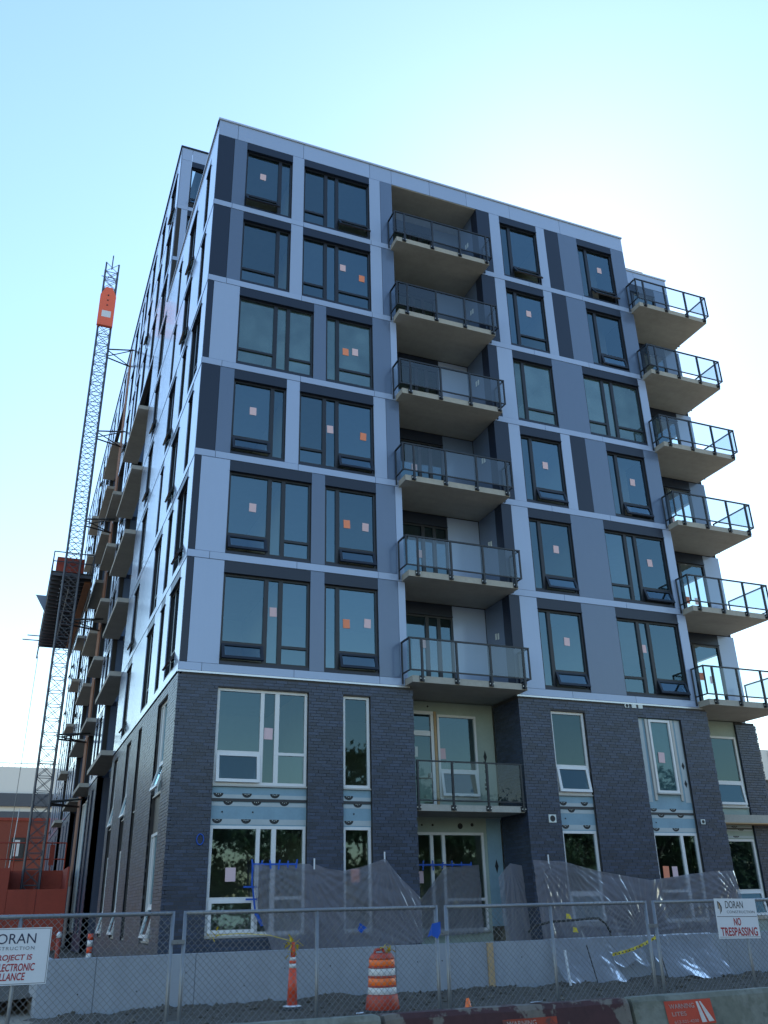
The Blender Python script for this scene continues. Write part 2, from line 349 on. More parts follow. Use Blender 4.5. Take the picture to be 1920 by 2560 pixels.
def window(T, s0, s1, z0, z1, lights, m='frame', header=0.36, dface=-0.07, fw=0.065, fd=0.10, div=0.60, gl='glass', tight=False, sillh=0.09, name='window', ang=0.36, label=None):
    """lights: list of (a, b, kind) kind '' fixed, 't' fixed with transom, 'o' opened awning below"""
    mb = MB(T); zt = z1-header; zb = z0+sillh; d0, d1 = dface-fd, dface
    mb.box(s0+.004, s0+fw, d0, d1, zb, zt); mb.box(s1-fw, s1-.004, d0, d1, zb, zt)
    mb.box(s0+fw, s1-fw, d0, d1-.002, zb, zb+fw); mb.box(s0+fw, s1-fw, d0, d1-.002, zt-fw, zt)
    for (a, b, k), (a2, b2, k2) in zip(lights, lights[1:]):
        mb.box(b, a2, d0, d1-.004, zb+fw, zt-fw)
    for a, b, k in lights:
        if k: mb.box(a, b, d0, d1-.006, z0+div, z0+div+.075)
    fr = mb.build(name, m, B, label=label)
    dp = dface-fd*0.55
    for a, b, k in lights:
        lo = zb+fw
        if k:
            pane_box(T, a, b, z0+div+.075, zt-fw, dp, gl, fr)
            top = z0+div
            if k == 't':
                pane_box(T, a, b, lo, top, dp, gl, fr)
            else:
                T2 = rot_T(T, d1-.01, top, ang); sm = MB(T2); w_ = 0.06; e = 0.02
                sm.box(a-e, a+w_, d1-.05, d1+.012, lo-e, top); sm.box(b-w_, b+e, d1-.05, d1+.012, lo-e, top)
                sm.box(a+w_, b-w_, d1-.05, d1+.010, lo-e, lo+w_); sm.box(a+w_, b-w_, d1-.05, d1+.010, top-w_, top)
                # stay arms
                sm2 = MB(T)
                sh = sm.build('sash', m, fr)
                pane_box(T2, a+w_, b-w_, lo+w_, top-w_, d1-.02, gl, sh)
                low = T2(a+.1, d1-.03, lo+.05); sm2.tube(T(a+.1, d1-.06, lo+.30), low, .012, 4)
                low = T2(b-.1, d1-.03, lo+.05); sm2.tube(T(b-.1, d1-.06, lo+.30), low, .012, 4); sm2.build('stay', 'alu', fr)
        else:
            pane_box(T, a, b, lo, zt-fw, dp, gl, fr)
    if header:
        hm = MB(T); hm.box(s0+.004, s1-.004, -.03, -.004, zt+.03, z1-.004); hm.box(s0+.002, s1-.002, -.12, .035, zt, zt+.03); hm.build('header_panel', 'dark' if m == 'frame' else m, fr)
    if sillh and m == 'frame':
        MB(T).box(s0+.004, s1-.004, -.14, -.02, z0+.004, zb).build('sill', 'dark', fr)
    return fr

def l3(s0, s1, left, o):   # three-light window, big light on the left or right
    wbig, wm, mid = 1.12, .125, .30
    k = 'o' if o else 't'
    if left:
        a = s0+.065; return [(a, a+wbig, k), (a+wbig+wm, a+wbig+wm+mid, ''), (a+wbig+2*wm+mid, s1-.065, 't')]
    b = s1-.065; return [(s0+.065, b-wbig-2*wm-mid, 't'), (b-wbig-wm-mid, b-wbig-wm, ''), (b-wbig, b, k)]
def l2(s0, s1, left, o):
    k = 'o' if o else 't'
    if left: return [(s0+.065, s0+.065+1.12, k), (s0+.065+1.245, s1-.065, '')]
    return [(s0+.065, s1-.065-1.245, ''), (s1-.065-1.12, s1-.065, k)]

front_holes = []; WIN = {}
# rows from the top: 5..0 ; letter tells which arrangement
PAT = {5: 'A', 4: 'A', 3: 'B', 2: 'A', 1: 'B', 0: 'B'}
OPEN = {5: (1, 1, 1, 1), 4: (0, 0, 0, 1), 3: (0, 0, 0, 0), 2: (1, 1, 1, 1), 1: (1, 1, 1, 1), 0: (1, 1, 1, 1)}
ANG = {(5, 0): .62, (5, 1): .62, (5, 2): .6, (5, 3): .6, (4, 3): .2}
for r in range(6):
    zr = ZR[r]; z1 = zr+ROWH; o = OPEN[r]
    an = lambda i: ANG.get((r, i), 0.36)
    def P(a, b, m): panel(T_F, a, b, zr, z1, m)
    if PAT[r] == 'A':
        P(0, .58, 'dark'); P(.58, 1.04, 'mid'); P(2.72, 3.16, 'light'); P(5.68, 6.12, 'light'); P(6.12, 6.6, 'mid')
        ws = [(1.04, 2.72, l2(1.04, 2.72, True, o[0])), (3.16, 5.68, l3(3.16, 5.68, False, o[1])), (11.23, 12.91, l2(11.23, 12.91, False, o[2])), (14.86, 16.53, l2(14.86, 16.53, False, o[3]))]
        P(10.2, 10.77, 'dark'); P(10.77, 11.23, 'light'); P(12.91, 13.31, 'light'); P(13.31, 13.95, 'dark'); P(13.95, 14.86, 'mid'); P(16.53, WF, 'mid')
    else:
        P(0, .2, 'dark'); P(.2, 1.06, 'light'); P(3.59, 4.03, 'mid'); P(5.70, 6.36, 'mid'); P(6.36, 6.6, 'light')
        ws = [(1.06, 3.59, l3(1.06, 3.59, True, o[0])), (4.03, 5.70, l2(4.03, 5.70, False, o[1])), (11.23, 12.91, l2(11.23, 12.91, False, o[2])), (14.27, 16.83, l3(14.27, 16.83, False, o[3]))]
        P(10.2, 10.58, 'dark'); P(10.58, 11.23, 'light'); P(12.91, 14.27, 'mid'); P(16.83, WF, 'light')
    for i, (a, b, lg) in enumerate(ws):
        WIN[(r, i)] = window(T_F, a, b, zr, z1, lg, ang=an(i), gl='glass_film' if r == 3 else 'glass'); front_holes.append((a, b, zr, z1))
    # floor bands
    js = [0, .62, 3.17, 5.72, 6.6] if r % 2 else [0, .6, 3.15, 5.7, 6.6]
    for a, b in zip(js, js[1:]): panel(T_F, a, b, zr-.22, zr, 'light', d=.012, th=.042, name='floor_band')
    js = [10.2, 12.3, 14.75, WF] if r % 2 else [10.2, 12.2, 14.6, WF]
    for a, b in zip(js, js[1:]): panel(T_F, a, b, zr-.22, zr, 'light', d=.012, th=.042, name='floor_band')
# thin flashing under the lowest band
MB(T_F).box(-.03, 6.62, -.04, .035, 7.462, 7.512).build('flashing', 'coping', B); MB(T_F).box(10.18, WF+.02, -.04, .035, 7.462, 7.512).build('flashing', 'coping', B)
# parapet
js = [0, .68, 3.12, 5.72, 6.6, 8.2, 9.8, 11.75, 14.1, WF]
for a, b in zip(js, js[1:]): panel(T_F, a, b, 26.72, 27.42, 'light', name='parapet_panel')
MB(T_F).box(-.04, WF+.03, -.35, .045, 27.42, 27.49).build('coping', 'coping', B)
MB(T_L).box(.05, 11.0, -.35, .04, 27.42, 27.485).build('coping', 'coping', B)
MB().box(.36, 17.0, .36, 11, 26.95, 27.1).box(17.0, 20.6, 1.9, 11, 26.95, 27.1).build('roof', 'slab', B)
# backing wall behind the panels
bw = MB(T_F)
wall_strip(bw, .06, 6.58, 7.56, 27.4, -.25, -.05, front_holes); wall_strip(bw, 10.22, WF-.02, 7.56, 27.4, -.25, -.05, front_holes); wall_strip(bw, 6.58, 10.22, 26.74, 27.4, -.25, -.05, [])
bw.build('backing_wall', 'void', B)

# ---- balcony recess in the middle
def balcony(x0, x1, zr, y1, posts, ret_left=True, ret_right=0.6, yf=-.55, name='balcony', th=.19):
    sl = MB().box(x0, x1, yf+.012, y1, zr-.22, zr-.22+th).build(name, 'slab', B)
    fe = MB().box(x0+.004, x1-.004, yf, yf+.012, zr-.218, zr-.222+th).build('slab_edge', 'slab_edge', sl)
    yr = yf-.07; xl = x0-.09; xr = x1+.09; zt = zr+1.07; zb = zr+.09; t = .025
    # rails
    rm = MB()
    a = xl if ret_left else x0; 
    rm.box(a-t, xr+t, yr-t, yr+t, zt-.045, zt); rm.box(a-t, xr+t, yr-t*.7, yr+t*.7, zb, zb+.04)
    if ret_left: rm.box(xl-t, xl+t, yr+t, -.03, zt-.045, zt-.002); rm.box(xl-t*.7, xl+t*.7, yr+t*.7, -.03, zb, zb+.038)
    if ret_right: rm.box(xr-t, xr+t, yr+t, ret_right, zt-.045, zt-.002); rm.box(xr-t*.7, xr+t*.7, yr+t*.7, ret_right, zb, zb+.038)
    rm.build('rail', 'rail', sl)
    for i, px in enumerate(posts):
        pm = MB().box(px-.03, px+.03, yr-.02, yr+.045, zr-.2, zt-.046).box(px-.075, px+.075, yr+.0455, yr+.068, zr-.2, zr-.03); p = pm.build('post', 'rail', sl)
        bm = MB()
        for dx in (-.055, .055): bm.tube((px+dx, yr+.05, zr-.115), (px+dx, yr+.015, zr-.115), .017, 8)
        bm.build('bolt', 'bolt', p) if False else link('bolt', bm.mesh('bolt'), 'bolt', sl)
    corner = []
    if ret_left:
        MB().box(xl-.022, xl+.022, yr-.022, yr+.022, zb+.04, zt-.046).build('post', 'rail', sl)
        MB().box(xl-.022, xl+.022, -.07, -.03, zr-.18, zt-.046).build('post', 'rail', sl)
        pane_box(lambda s_, d_, z_: (xl-d_, s_, z_), yr+.03, -.08, zb+.045, zt-.05, 0, 'glass_rail', sl).name = 'glass_panel'
    if ret_right:
        MB().box(xr-.022, xr+.022, yr-.022, yr+.022, zb+.04, zt-.046).build('post', 'rail', sl)
        MB().box(xr-.022, xr+.022, ret_right-.04, ret_right, zr-.18, zt-.046).build('post', 'rail', sl)
        pane_box(lambda s_, d_, z_: (xr+d_, s_, z_), yr+.03, ret_right-.05, zb+.045, zt-.05, 0, 'glass_rail', sl).name = 'glass_panel'
    ed = [a+.03] + [p for p in posts] + [xr-.03]
    for p, q in zip(ed, ed[1:]):
        if q-p > .12: pane_box(T_R(yr), p+.035, q-.035, zb+.045, zt-.05, 0, 'glass_rail', sl).name = 'glass_panel'
    return sl
def stains(parent): pass
for r in range(6):
    zr = ZR[r]
    balcony(6.49, 10.25, zr, 1.59, [6.78, 7.90, 9.02, 10.14], True, -.03)
    balcony(17.10, 20.47, zr, 1.59, [17.38, 18.42, 19.46, 20.36], True, 1.3)
    # recess back walls: door unit + panel
    pm = 'light' if PAT[r] == 'B' else 'mid'
    zt = zr+ROWH-.02; z0 = zr-.02
    TR = T_R(1.6)
    d = window(TR, 6.62, 8.98, z0, zt, [(6.69, 8.0, ''), (8.12, 8.42, ''), (8.54, 8.91, '')], header=.4, div=.6, dface=-.02, fd=.1, sillh=.1, name='balcony_door'); WIN[(r, 'd')] = d
    panel(TR, 8.98, 10.195, z0, zt, pm, d=-.005)
    TD = lambda s, dd, z: (10.2-dd, s, z)
    panel(TD, .03, .45, z0, zt, 'dark'); panel(TD, .45, 1.585, z0, zt, 'mid' if r in (5, 4) else 'mid')
    TD2 = lambda s, dd, z: (6.6+dd, s, z)
    panel(TD2, .03, 1.585, z0, zt, 'mid')
    tg = MB(TD)
    tg.box(.78, .86, .006, .02, zr+1.72, zr+1.92).box(.93, 1.01, .006, .02, zr+1.75, zr+1.95); link('wall_box', tg.mesh('wall_box'), 'paper_white', B)
    # right recess
    d = window(TR, 17.25, 20.0, z0, zt, [(17.32, 18.35, ''), (18.47, 18.75, ''), (18.87, 19.93, '')], header=.4, dface=-.02, fd=.1, sillh=.1, name='balcony_door'); WIN[(r, 'e')] = d
    panel(TR, 20.0, 20.78, z0, zt, 'mid' if PAT[r] == 'A' else 'light', d=-.005)
    TE = lambda s, dd, z: (WF+dd, s, z)
    panel(TE, .03, 1.59, zr-.03, zt+.03, 'mid')
rw = MB(T_R(1.6))
wall_strip(rw, 6.5, 10.3, 7.6, 27.0, -.16, -.036, [(6.62, 8.98, z-.02, z+ROWH-.02) for z in ZR[:6]])
wall_strip(rw, 17.05, 20.7, 7.6, 27.0, -.16, -.036, [(17.25, 20.0, z-.02, z+ROWH-.02) for z in ZR[:6]])
rw.build('backing_wall', 'void', B)
MB().box(6.42, 6.565, .26, 1.7, 7.6, 26.8).box(10.24, 10.4, .26, 1.7, 7.6, 26.8).box(17.02, 17.165, .26, 1.7, 7.6, 27.2).build('backing_wall', 'void', B)
MB().box(6.5, 10.3, .03, 1.75, 26.70, 26.86).build('soffit', 'slab', B)
for a, b in ((17.2, 19.0), (19.0, 20.78)): panel(T_R(1.6), a, b, 26.72, 27.42, 'light', name='parapet_panel', d=.0)
MB(T_R(1.6)).box(17.2, 20.82, -.35, .04, 27.42, 27.49).build('coping', 'coping', B)
# east wall with window openings, seen through the corner flats
TE2 = lambda s, d, z: (20.75+d, s, z)
ew = MB(TE2); wall_strip(ew, 1.77, 9.0, .6, 27.3, -.16, 0, [(2.4, 4.6, z+.5, z+2.5) for z in ZR[:6]]); ew.build('east_wall', 'mid', B)
# interiors
im = MB()
for r in range(7):
    z = ZR[r] if r < 6 else 26.94
    im.box(.26, 6.43, .27, 5.5, z-.19, z-.06).box(6.43, 10.38, 1.76, 5.5, z-.19, z-.06).box(10.38, 17.03, .27, 5.5, z-.19, z-.06).box(17.03, 20.58, 1.77, 9.0, z-.19, z-.06)
im.box(.26, 6.43, .27, 5.5, 4.05, 4.2).box(6.43, 10.38, 1.76, 5.5, 4.05, 4.2).box(10.38, 20.58, 1.77, 5.5, 4.05, 4.2).box(.3, 20.5, 1.8, 5.5, .6, .75)
im.build('floor_slab', 'ceil', B)
MB().box(.26, 14.0, 5.51, 5.65, .6, 27).box(14.0, 20.58, 9.01, 9.2, .6, 27).box(13.9, 14.05, 5.66, 9.0, .6, 27).box(2.95, 3.05, 1.2, 5.5, 7.7, 26.9).box(13.6, 13.7, .9, 5.5, .7, 26.9).box(10.41, 10.5, 1.77, 5.5, .7, 26.9).box(3.85, 3.95, 1.3, 5.5, .7, 7.5).build('interior_wall', 'interior', B)

# notices taped to the panes
def notice(x, z, m, parent, y=.135, w_=.105, h=.135):
    rt = random.uniform(-.05, .05); pts = []
    for a, b in ((-w_, -h), (w_, -h), (w_, h), (-w_, h)): pts.append((x+a*math.cos(rt)-b*math.sin(rt), y, z+a*math.sin(rt)+b*math.cos(rt)))
    MB().poly(pts).build('paper_notice', m, parent)
def win_at(x, z):
    r = int((z-7.74)//3.2)
    for i in range(4):
        o = WIN.get((r, i))
        if o:
            xs = [v.co.x for v in o.data.vertices]
            if min(xs) <= x <= max(xs): return o
    return B
PINK = [(1.68, 25.41), (4.67, 22.25), (5.1, 18.8), (1.7, 15.79), (4.22, 15.64), (1.82, 12.52), (5.38, 12.4), (2.54, 9.38), (5.4, 9.32), (15.9, 25.44), (12.22, 22.28), (12.21, 15.75), (12.27, 12.58), (12.29, 9.38), (15.92, 15.71), (16.13, 12.57), (15.3, 9.4)]
ORANGE = [(5.38, 21.98), (4.76, 18.73), (5.35, 15.59), (4.77, 12.42), (4.74, 9.25)]
for x, z in PINK: notice(x, z, 'pink', win_at(x, z), .115)
for x, z in ORANGE: notice(x, z, 'orange_paper', win_at(x, z), .115)
for r, (x, z) in zip((2, 1, 0), [(7.85, 15.66), (7.93, 12.44), (7.9, 9.35)]): notice(x, z, 'pink', WIN[(r, 'd')], 1.655)
for r, x, z, m in ((1, 18.95, 12.0, 'orange_paper'), (0, 19.0, 9.1, 'orange_paper'), (1, 19.4, 12.0, 'pink'), (0, 19.45, 9.0, 'pink'), (2, 18.9, 15.3, 'pink')): notice(x, z, m, WIN[(r, 'e')], 1.655)

# ---- street-side facade (x = 0)
LA = [(1.15, 1.9), (3.6, 5.05), (6.7, 7.4)]; LB = [(.85, 2.5), (3.4, 4.2), (5.5, 7.05)]
left_holes = []
def lrow(zr, z1, wins, s0, s1, pm='light', far=False):
    e = s0
    for a, b in wins:
        if a-e > .05:
            n_ = max(1, int((a-e)/1.3)); 
            for k in range(n_): panel(T_L, e+(a-e)*k/n_, e+(a-e)*(k+1)/n_, zr, z1, pm)
        left_holes.append((a, b, zr, z1)); e = b
        wd = b-a; op = random.random() < .42
        lg = [(a+.065, b-.065, 'o' if op else 't')] if wd < 1.3 else [(a+.065, a+wd*.62, 'o' if op else 't'), (a+wd*.62+.12, b-.065, '')]
        if wd < .9: lg = [(a+.065, b-.065, '')]
        window(T_L, a, b, zr, z1, lg, ang=.5)
    if s1-e > .05:
        n_ = max(1, int((s1-e)/1.5))
        for k in range(n_): panel(T_L, e+(s1-e)*k/n_, e+(s1-e)*(k+1)/n_, zr, z1, pm)
STK = [(14.3, 20.1, 6), (24.2, 28.2, 6), (30.4, 35.8, 8), (42.9, 46.5, 8)]
for r in range(9):
    zr = ZR[r]; z1 = zr+ROWH
    pat = PAT.get(r, 'A' if r % 2 else 'B')
    if r < 6: lrow(zr, z1, LA if pat == 'A' else LB, .036, 9.4)
    base = [(10.6, 12.1)] if pat == 'A' else [(10.8, 12.2)]
    s_start = 9.4 if r < 6 else 11.0
    if r >= 6: base = [(11.7, 13.5)]
    seg_w = []
    sp = [(21.2, 22.6), (23.0, 23.7)] if pat == 'A' else [(20.9, 22.2), (22.8, 23.8)]
    top = [(15.0, 16.4), (18.2, 19.6)]
    segs = [(s_start, 14.4, base)]
    if r >= 6: segs = [(s_start, 20.3, base+top)]
    segs += [(20.3, 24.4, sp)] if r < 6 else [(20.3, 28.3, sp+[(25.0, 26.6)])]
    segs += [(36.0, 43.0, [(36.8, 38.2), (39.4, 40.3), (41.2, 42.4)]), (46.6, 60, [(47.4, 48.8), (50.5, 51.5), (53, 54.4), (56.5, 58)])]
    if r >= 8: segs += [(30.2, 36.0, [(31, 32.4), (33.6, 35)]), (43.0, 46.6, [(44, 45.4)])]
    for a, b, ws in segs: lrow(zr, z1, ws, a, b)
    for a in range(0, 60, 4):
        s0 = max(a, .036); s1 = a+4
        if r >= 6 and s1 <= 11: continue
        if r >= 6: s0 = max(s0, 11.0)
        panel(T_L, s0, s1, zr-.22, zr, 'light', d=.012, th=.042, name='floor_band')
    for k, (a, b, top_) in enumerate(STK):
        if r < top_:
            MB().box(-.48, .3, a, b, zr-.22, zr-.03).build('balcony', 'slab', B, label='bare concrete balcony slab without a railing')
            # recess: back wall with door, far jamb
            TB = lambda s, d, z: (1.5-d, s, z)
            window(TB, a+.9, b-1.2, zr, z1, [(a+.97, b-2.3, ''), (b-2.2, b-1.27, '')], header=.4, dface=-.02, name='balcony_door')
            panel(TB, a+.1, a+.9, zr, z1, 'mid'); panel(TB, b-1.2, b+.1, zr, z1, 'mid')
            TJ = lambda s, d, z: (s, b+.12-d, z)
            panel(TJ, .03, .8, zr, z1, 'mid'); panel(TJ, .8, 1.5, zr, z1, 'dark')
zt2 = 36.32
for a in range(12, 60, 4): panel(T_L, max(a, 11.0) if a > 12 else 11.0, a+4, zt2, 37.1, 'light', name='parapet_panel')
for a, b in ((.036, 3.6), (3.6, 7.2), (7.2, 11.0)): panel(T_L, a, b, 26.72, 27.42, 'light', name='parapet_panel')
rec = [(a+.1, b+.1, 0.9, ZR[t-1]+ROWH) for a, b, t in STK]
lw = MB(T_L); 
wall_strip(lw, .26, 10.98, 7.56, 27.4, -.25, -.05, left_holes); wall_strip(lw, 11.0, 60, 7.56, 37.0, -.25, -.05, left_holes+rec); lw.build('backing_wall', 'void', B)
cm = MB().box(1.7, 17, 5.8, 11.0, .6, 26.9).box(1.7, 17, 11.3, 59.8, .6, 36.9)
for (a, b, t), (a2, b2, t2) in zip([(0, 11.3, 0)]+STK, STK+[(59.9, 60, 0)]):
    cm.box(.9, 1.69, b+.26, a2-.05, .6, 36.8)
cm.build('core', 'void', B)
MB(T_L).box(11.0, 60, -.35, .05, 37.1, 37.2).build('coping', 'frame', B)
# raw sheathing strip where the hoist ties in
MB(T_L).box(28.5, 30.2, -.06, .02, 3.2, 36.3).build('sheathing_strip', 'rustwood', B)
# the taller rear block above the front roof
TB2 = T_R(11.0)
for zr, pm in ((26.94, 'mid'), (30.14, 'light'), (33.34, 'light')):
    panel(TB2, .036, .55, zr, zr+ROWH, pm); panel(TB2, 2.2, 4, zr, zr+ROWH, pm)
    panel(TB2, .036, .55, zr-.22, zr, 'light', d=.01); panel(TB2, .55, 4, zr-.22, zr, 'light', d=.01)
    window(TB2, .55, 2.2, zr, zr+ROWH, l2(.55, 2.2, True, True), ang=.5)
for a, b in ((.036, .55), (.55, 2.4), (2.4, 4)): panel(TB2, a, b, 36.32, 37.1, 'light', name='parapet_panel')
MB(TB2).box(-.04, 16.9, -.3, .04, 37.1, 37.2).build('coping', 'frame', B)
MB(TB2).box(.1, .5, -.25, -.05, 27.1, 37.0).box(2.25, 4, -.25, -.05, 27.1, 37.0).box(4, 16.9, -.25, -.03, 27.1, 37.0).build('backing_wall', 'void', B)

# ---- brick base
FH = [(1.07, 3.59, 1.1, 7.13), (4.59, 5.41, 1.1, 7.13), (11.33, 12.57, 1.1, 7.1), (14.57, 16.27, 1.1, 7.08)]
LH = [(1.4, 3.1, 1.0, 7.17), (6.2, 7.0, 1.0, 7.17), (8.7, 9.9, 1.0, 7.17), (12.35, 13.55, 1.0, 7.17)]
BL, BH, MJ = .295, .073, .010
def bricks(T, s0, s1, z0, z1, holes, d=0.0):
    out = []; r = 0; z = z0
    while z+BH <= z1+1e-6:
        off = (0, .5, .25, .75)[r % 4]*(BL+MJ) + random.uniform(-.01, .01); s = s0-off
        while s < s1:
            a, b = max(s, s0), min(s+BL, s1)
            iv = [(a, b)]
            for h in holes:
                if h[3] > z+.01 and h[2] < z+BH-.01:
                    nv = []
                    for p, q in iv:
                        if h[1] <= p or h[0] >= q: nv.append((p, q))
                        else:
                            if h[0]-p > .02: nv.append((p, h[0]))
                            if q-h[1] > .02: nv.append((h[1], q))
                    iv = nv
            for p, q in iv:
                if q-p > .025: out.append((p, q, z))
            s += BL+MJ
        z += BH+MJ; r += 1
    return out
def brick_mesh(T, lst, name, m, parent, depth=.05):
    mb = MB(T)
    for p, q, z in lst:
        j = random.uniform(-.0025, .0025); i = len(mb.v)
        mb.v += [T(p, -depth, z), T(q, -depth, z), T(q, -depth, z+BH), T(p, -depth, z+BH), T(p, j, z), T(q, j, z), T(q, j, z+BH), T(p, j, z+BH)]
        for f in ((4, 5, 6, 7), (0, 1, 5, 4), (1, 2, 6, 5), (2, 3, 7, 6), (3, 0, 4, 7)): mb.f.append(tuple(i+k for k in f))
    return mb.build(name, m, parent, kind='stuff')
YB = T_R(-.004)
w1 = MB(YB); wall_strip(w1, .1, 6.72, .5, 7.46, -.28, -.012, FH); bwf = w1.build('brick_wall', 'mortar', B)
w1 = MB(YB); wall_strip(w1, 10.235, 17.38, .5, 7.46, -.28, -.012, FH); bwr = w1.build('brick_wall', 'mortar', B)
allb = bricks(YB, 0, 6.73, .52, 7.45, FH)+bricks(YB, 10.22, 17.4, .52, 7.45, FH)
full = [b for b in allb if b[1]-b[0] > BL-.002 and b[2] > 1.2]
full.sort(key=lambda b: (b[0]-CAM.x)**2+CAM.y**2+(b[2]-1.6)**2)
single = set(full[:300]); rest = [b for b in allb if b not in single]
brick_mesh(YB, [b for b in rest if b[0] < 8], 'bricks', 'brick', bwf); brick_mesh(YB, [b for b in rest if b[0] > 8], 'bricks', 'brick', bwr)
bmesh_single = MB().box(0, BL, 0, .05, 0, BH).mesh('brick')
for p, q, z in full[:300]:
    o = link('brick', bmesh_single, 'brick_obj', bwf if p < 8 else bwr); o.location = (p, .004+random.uniform(-.0025, .0025), z)
w2 = MB(T_L); wall_strip(w2, .28, 14.4, .3, 7.46, -.28, -.012, LH)
LH2 = [(21.2, 22.3, 1, 7.1), (23.2, 24.0, 1, 7.1), (25.2, 26.6, 1, 7.1), (27.2, 28.2, 1, 7.1), (37, 38.2, 1, 7.1), (40, 41, 1, 7.1), (48, 49.2, 1, 7.1), (52, 53, 1, 7.1), (56, 57.2, 1, 7.1)]
bwl = w2.build('brick_wall', 'mortar', B)
brick_mesh(T_L, bricks(T_L, .055, 14.4, .4, 7.45, LH), 'bricks', 'brick', bwl)
for a, b in ((28.3, 30.5), (35.9, 43.0), (46.6, 60), (20.2, 24.3)): fb = MB(T_L); wall_strip(fb, a, b, .3, 7.46, -.28, 0, LH2); fbo = fb.build('brick_wall', 'brick_obj', B)
fbk = bricks(T_L, 20.2, 24.3, .4, 7.45, LH2); brick_mesh(T_R(0) if False else (lambda s, d, z: (-d-.004, s, z)), fbk, 'bricks', 'brick', fbo)
for a, b in ((14.4, 20.2), (24.3, 28.3), (30.5, 35.9), (43.0, 46.6)):
    TJ = lambda s, d, z: (s, b-d, z); MB(TJ).box(.03, 1.6, -.05, 0, .3, 7.46).build('recess_wall', 'brick_obj', B)
    MB(T_L).box(a, b, -1.6, -1.5, .3, 7.46).build('recess_wall', 'void', B)

def spandrel(T, s0, s1, z0, z1, d=-.10, foam='foam'):
    sp = MB(T).box(s0+.003, s1-.003, d-.04, d, z0, z1).build('foam_board', foam, B)
    h = z1-z0
    for k, (f0, f1) in enumerate(((.03, .17), (.50, .60), (.70, .80))):
        MB(T).box(s0+.01, s1-.01, d+.001, d+.005, z0+h*f0, z0+h*f1).build('printed_tape', 'tape_foil', sp)
        n_ = max(1, round((s1-s0)/.72)); pm = MB(T)
        for i in range(n_):
            c = s0+.18+(i+(.35 if k == 1 else 0))*.74
            if c+.13 > s1-.02: break
            up = k != 1; zc = z0+h*(f0+.02 if up else f0+.02)
            pts = []
            rx, rz = .13, h*.115
            base = zc+(rz if True else 0)
            for q in range(9):
                t = math.pi*q/8; pts.append((c+rx*math.cos(t), base-rz*math.sin(t)))
            pm.prism([(a, b) for a, b in pts], d+.006, d+.007)
            for q in range(4):
                a = c-.09+q*.055; 
                MB
        if pm.v: pm.build('print_mark', 'ink', sp)
        fl = MB(T)
        for i in range(n_):
            c = s0+.18+(i+(.35 if k == 1 else 0))*.74
            if c+.13 > s1-.02: break
            zc = z0+h*(f0+.02)+h*.115
            for q in range(3): fl.box(c-.06+q*.05, c-.04+q*.05, d+.0075, d+.008, zc-.03-.012*(q % 2), zc-.012-.012*(q % 2))
        if fl.v: fl.build('print_mark', 'paper_white', sp)
    MB(T).box(s0+.006, s1-.006, d+.002, d+.02, z0+h*.62, z0+h*.695).build('steel_angle', 'steel_dark', sp)
    for i in range(max(1, int((s1-s0)/.9))):
        c = s0+.3+i*.85+random.uniform(-.1, .1)
        if c < s1-.1: link('fixing', MB(T).box(c-.018, c+.018, d+.001, d+.012, z0+h*.33, z0+h*.37).mesh('fixing'), 'ink', sp)
    return sp

def wwin(T, s0, s1, z0, z1, lights, dface=-.09, div=.83, ang=.10, name='window', gl='glass_low', fw=.075):
    o = window(T, s0+.012, s1-.012, z0, z1, lights, m='white', header=0, dface=dface, fw=fw, fd=.09, div=div, gl=gl, sillh=.05, name=name, ang=ang)
    MB(T).box(s0+.004, s1-.004, dface-.1, dface+.05, z0+.008, z0+.048).build('sill', 'alu', o)
    return o
def w3l(s0, s1, o='o'): return [(s0+.09, s0+1.20, o), (s0+1.30, s0+1.60, ''), (s0+1.72, s1-.09, 't')]
WA = wwin(YB, 1.07, 3.59, 4.6, 7.13, w3l(1.07, 3.59), ang=.12)
WB_ = wwin(YB, 1.07, 3.59, 1.1, 3.66, w3l(1.07, 3.59), ang=.05)
spandrel(YB, 1.07, 3.59, 3.66, 4.6)
WC = wwin(YB, 4.59, 5.41, 4.6, 7.13, [(4.68, 5.32, '')]); WD = wwin(YB, 4.59, 5.41, 1.1, 3.66, [(4.68, 5.32, '')]); spandrel(YB, 4.59, 5.41, 3.66, 4.6)
WE = wwin(YB, 11.33, 12.57, 4.6, 7.1, [(11.42, 12.48, 'o')], ang=.17); WG = wwin(YB, 11.33, 12.57, 1.1, 3.63, [(11.42, 12.48, 'o')], ang=.14); spandrel(YB, 11.33, 12.57, 3.63, 4.6)
WH = wwin(YB, 14.57, 16.27, 1.1, 3.6, [(14.66, 15.62, 't'), (15.72, 16.18, '')]); spandrel(YB, 14.57, 16.27, 3.6, 4.45)
fo = MB(YB).box(14.575, 16.265, -.14, -.10, 4.45, 7.07).build('foam_board', 'foam', B)
MB(YB).box(14.60, 14.78, -.099, -.094, 4.5, 7.05).box(16.05, 16.25, -.099, -.094, 4.5, 7.05).build('board_face', 'tape_foil', fo)
for x in (14.86, 15.86): MB(YB).box(x, x+.09, -.099, -.05, 4.55, 7.04).build('furring_strip', 'alu', fo)
WI = wwin(YB, 14.97, 15.84, 4.72, 7.03, [(15.06, 15.75, '')], dface=-.03)
for z in (4.95, 5.5): MB(YB).prism([(16.15, z), (16.21, z+.12), (16.15, z+.24), (16.09, z+.12)], -.093, -.0915).prism([(16.15, z+.06), (16.18, z+.12), (16.15, z+.18), (16.12, z+.12)], -.091, -.090).build('print_mark', 'ink', fo)
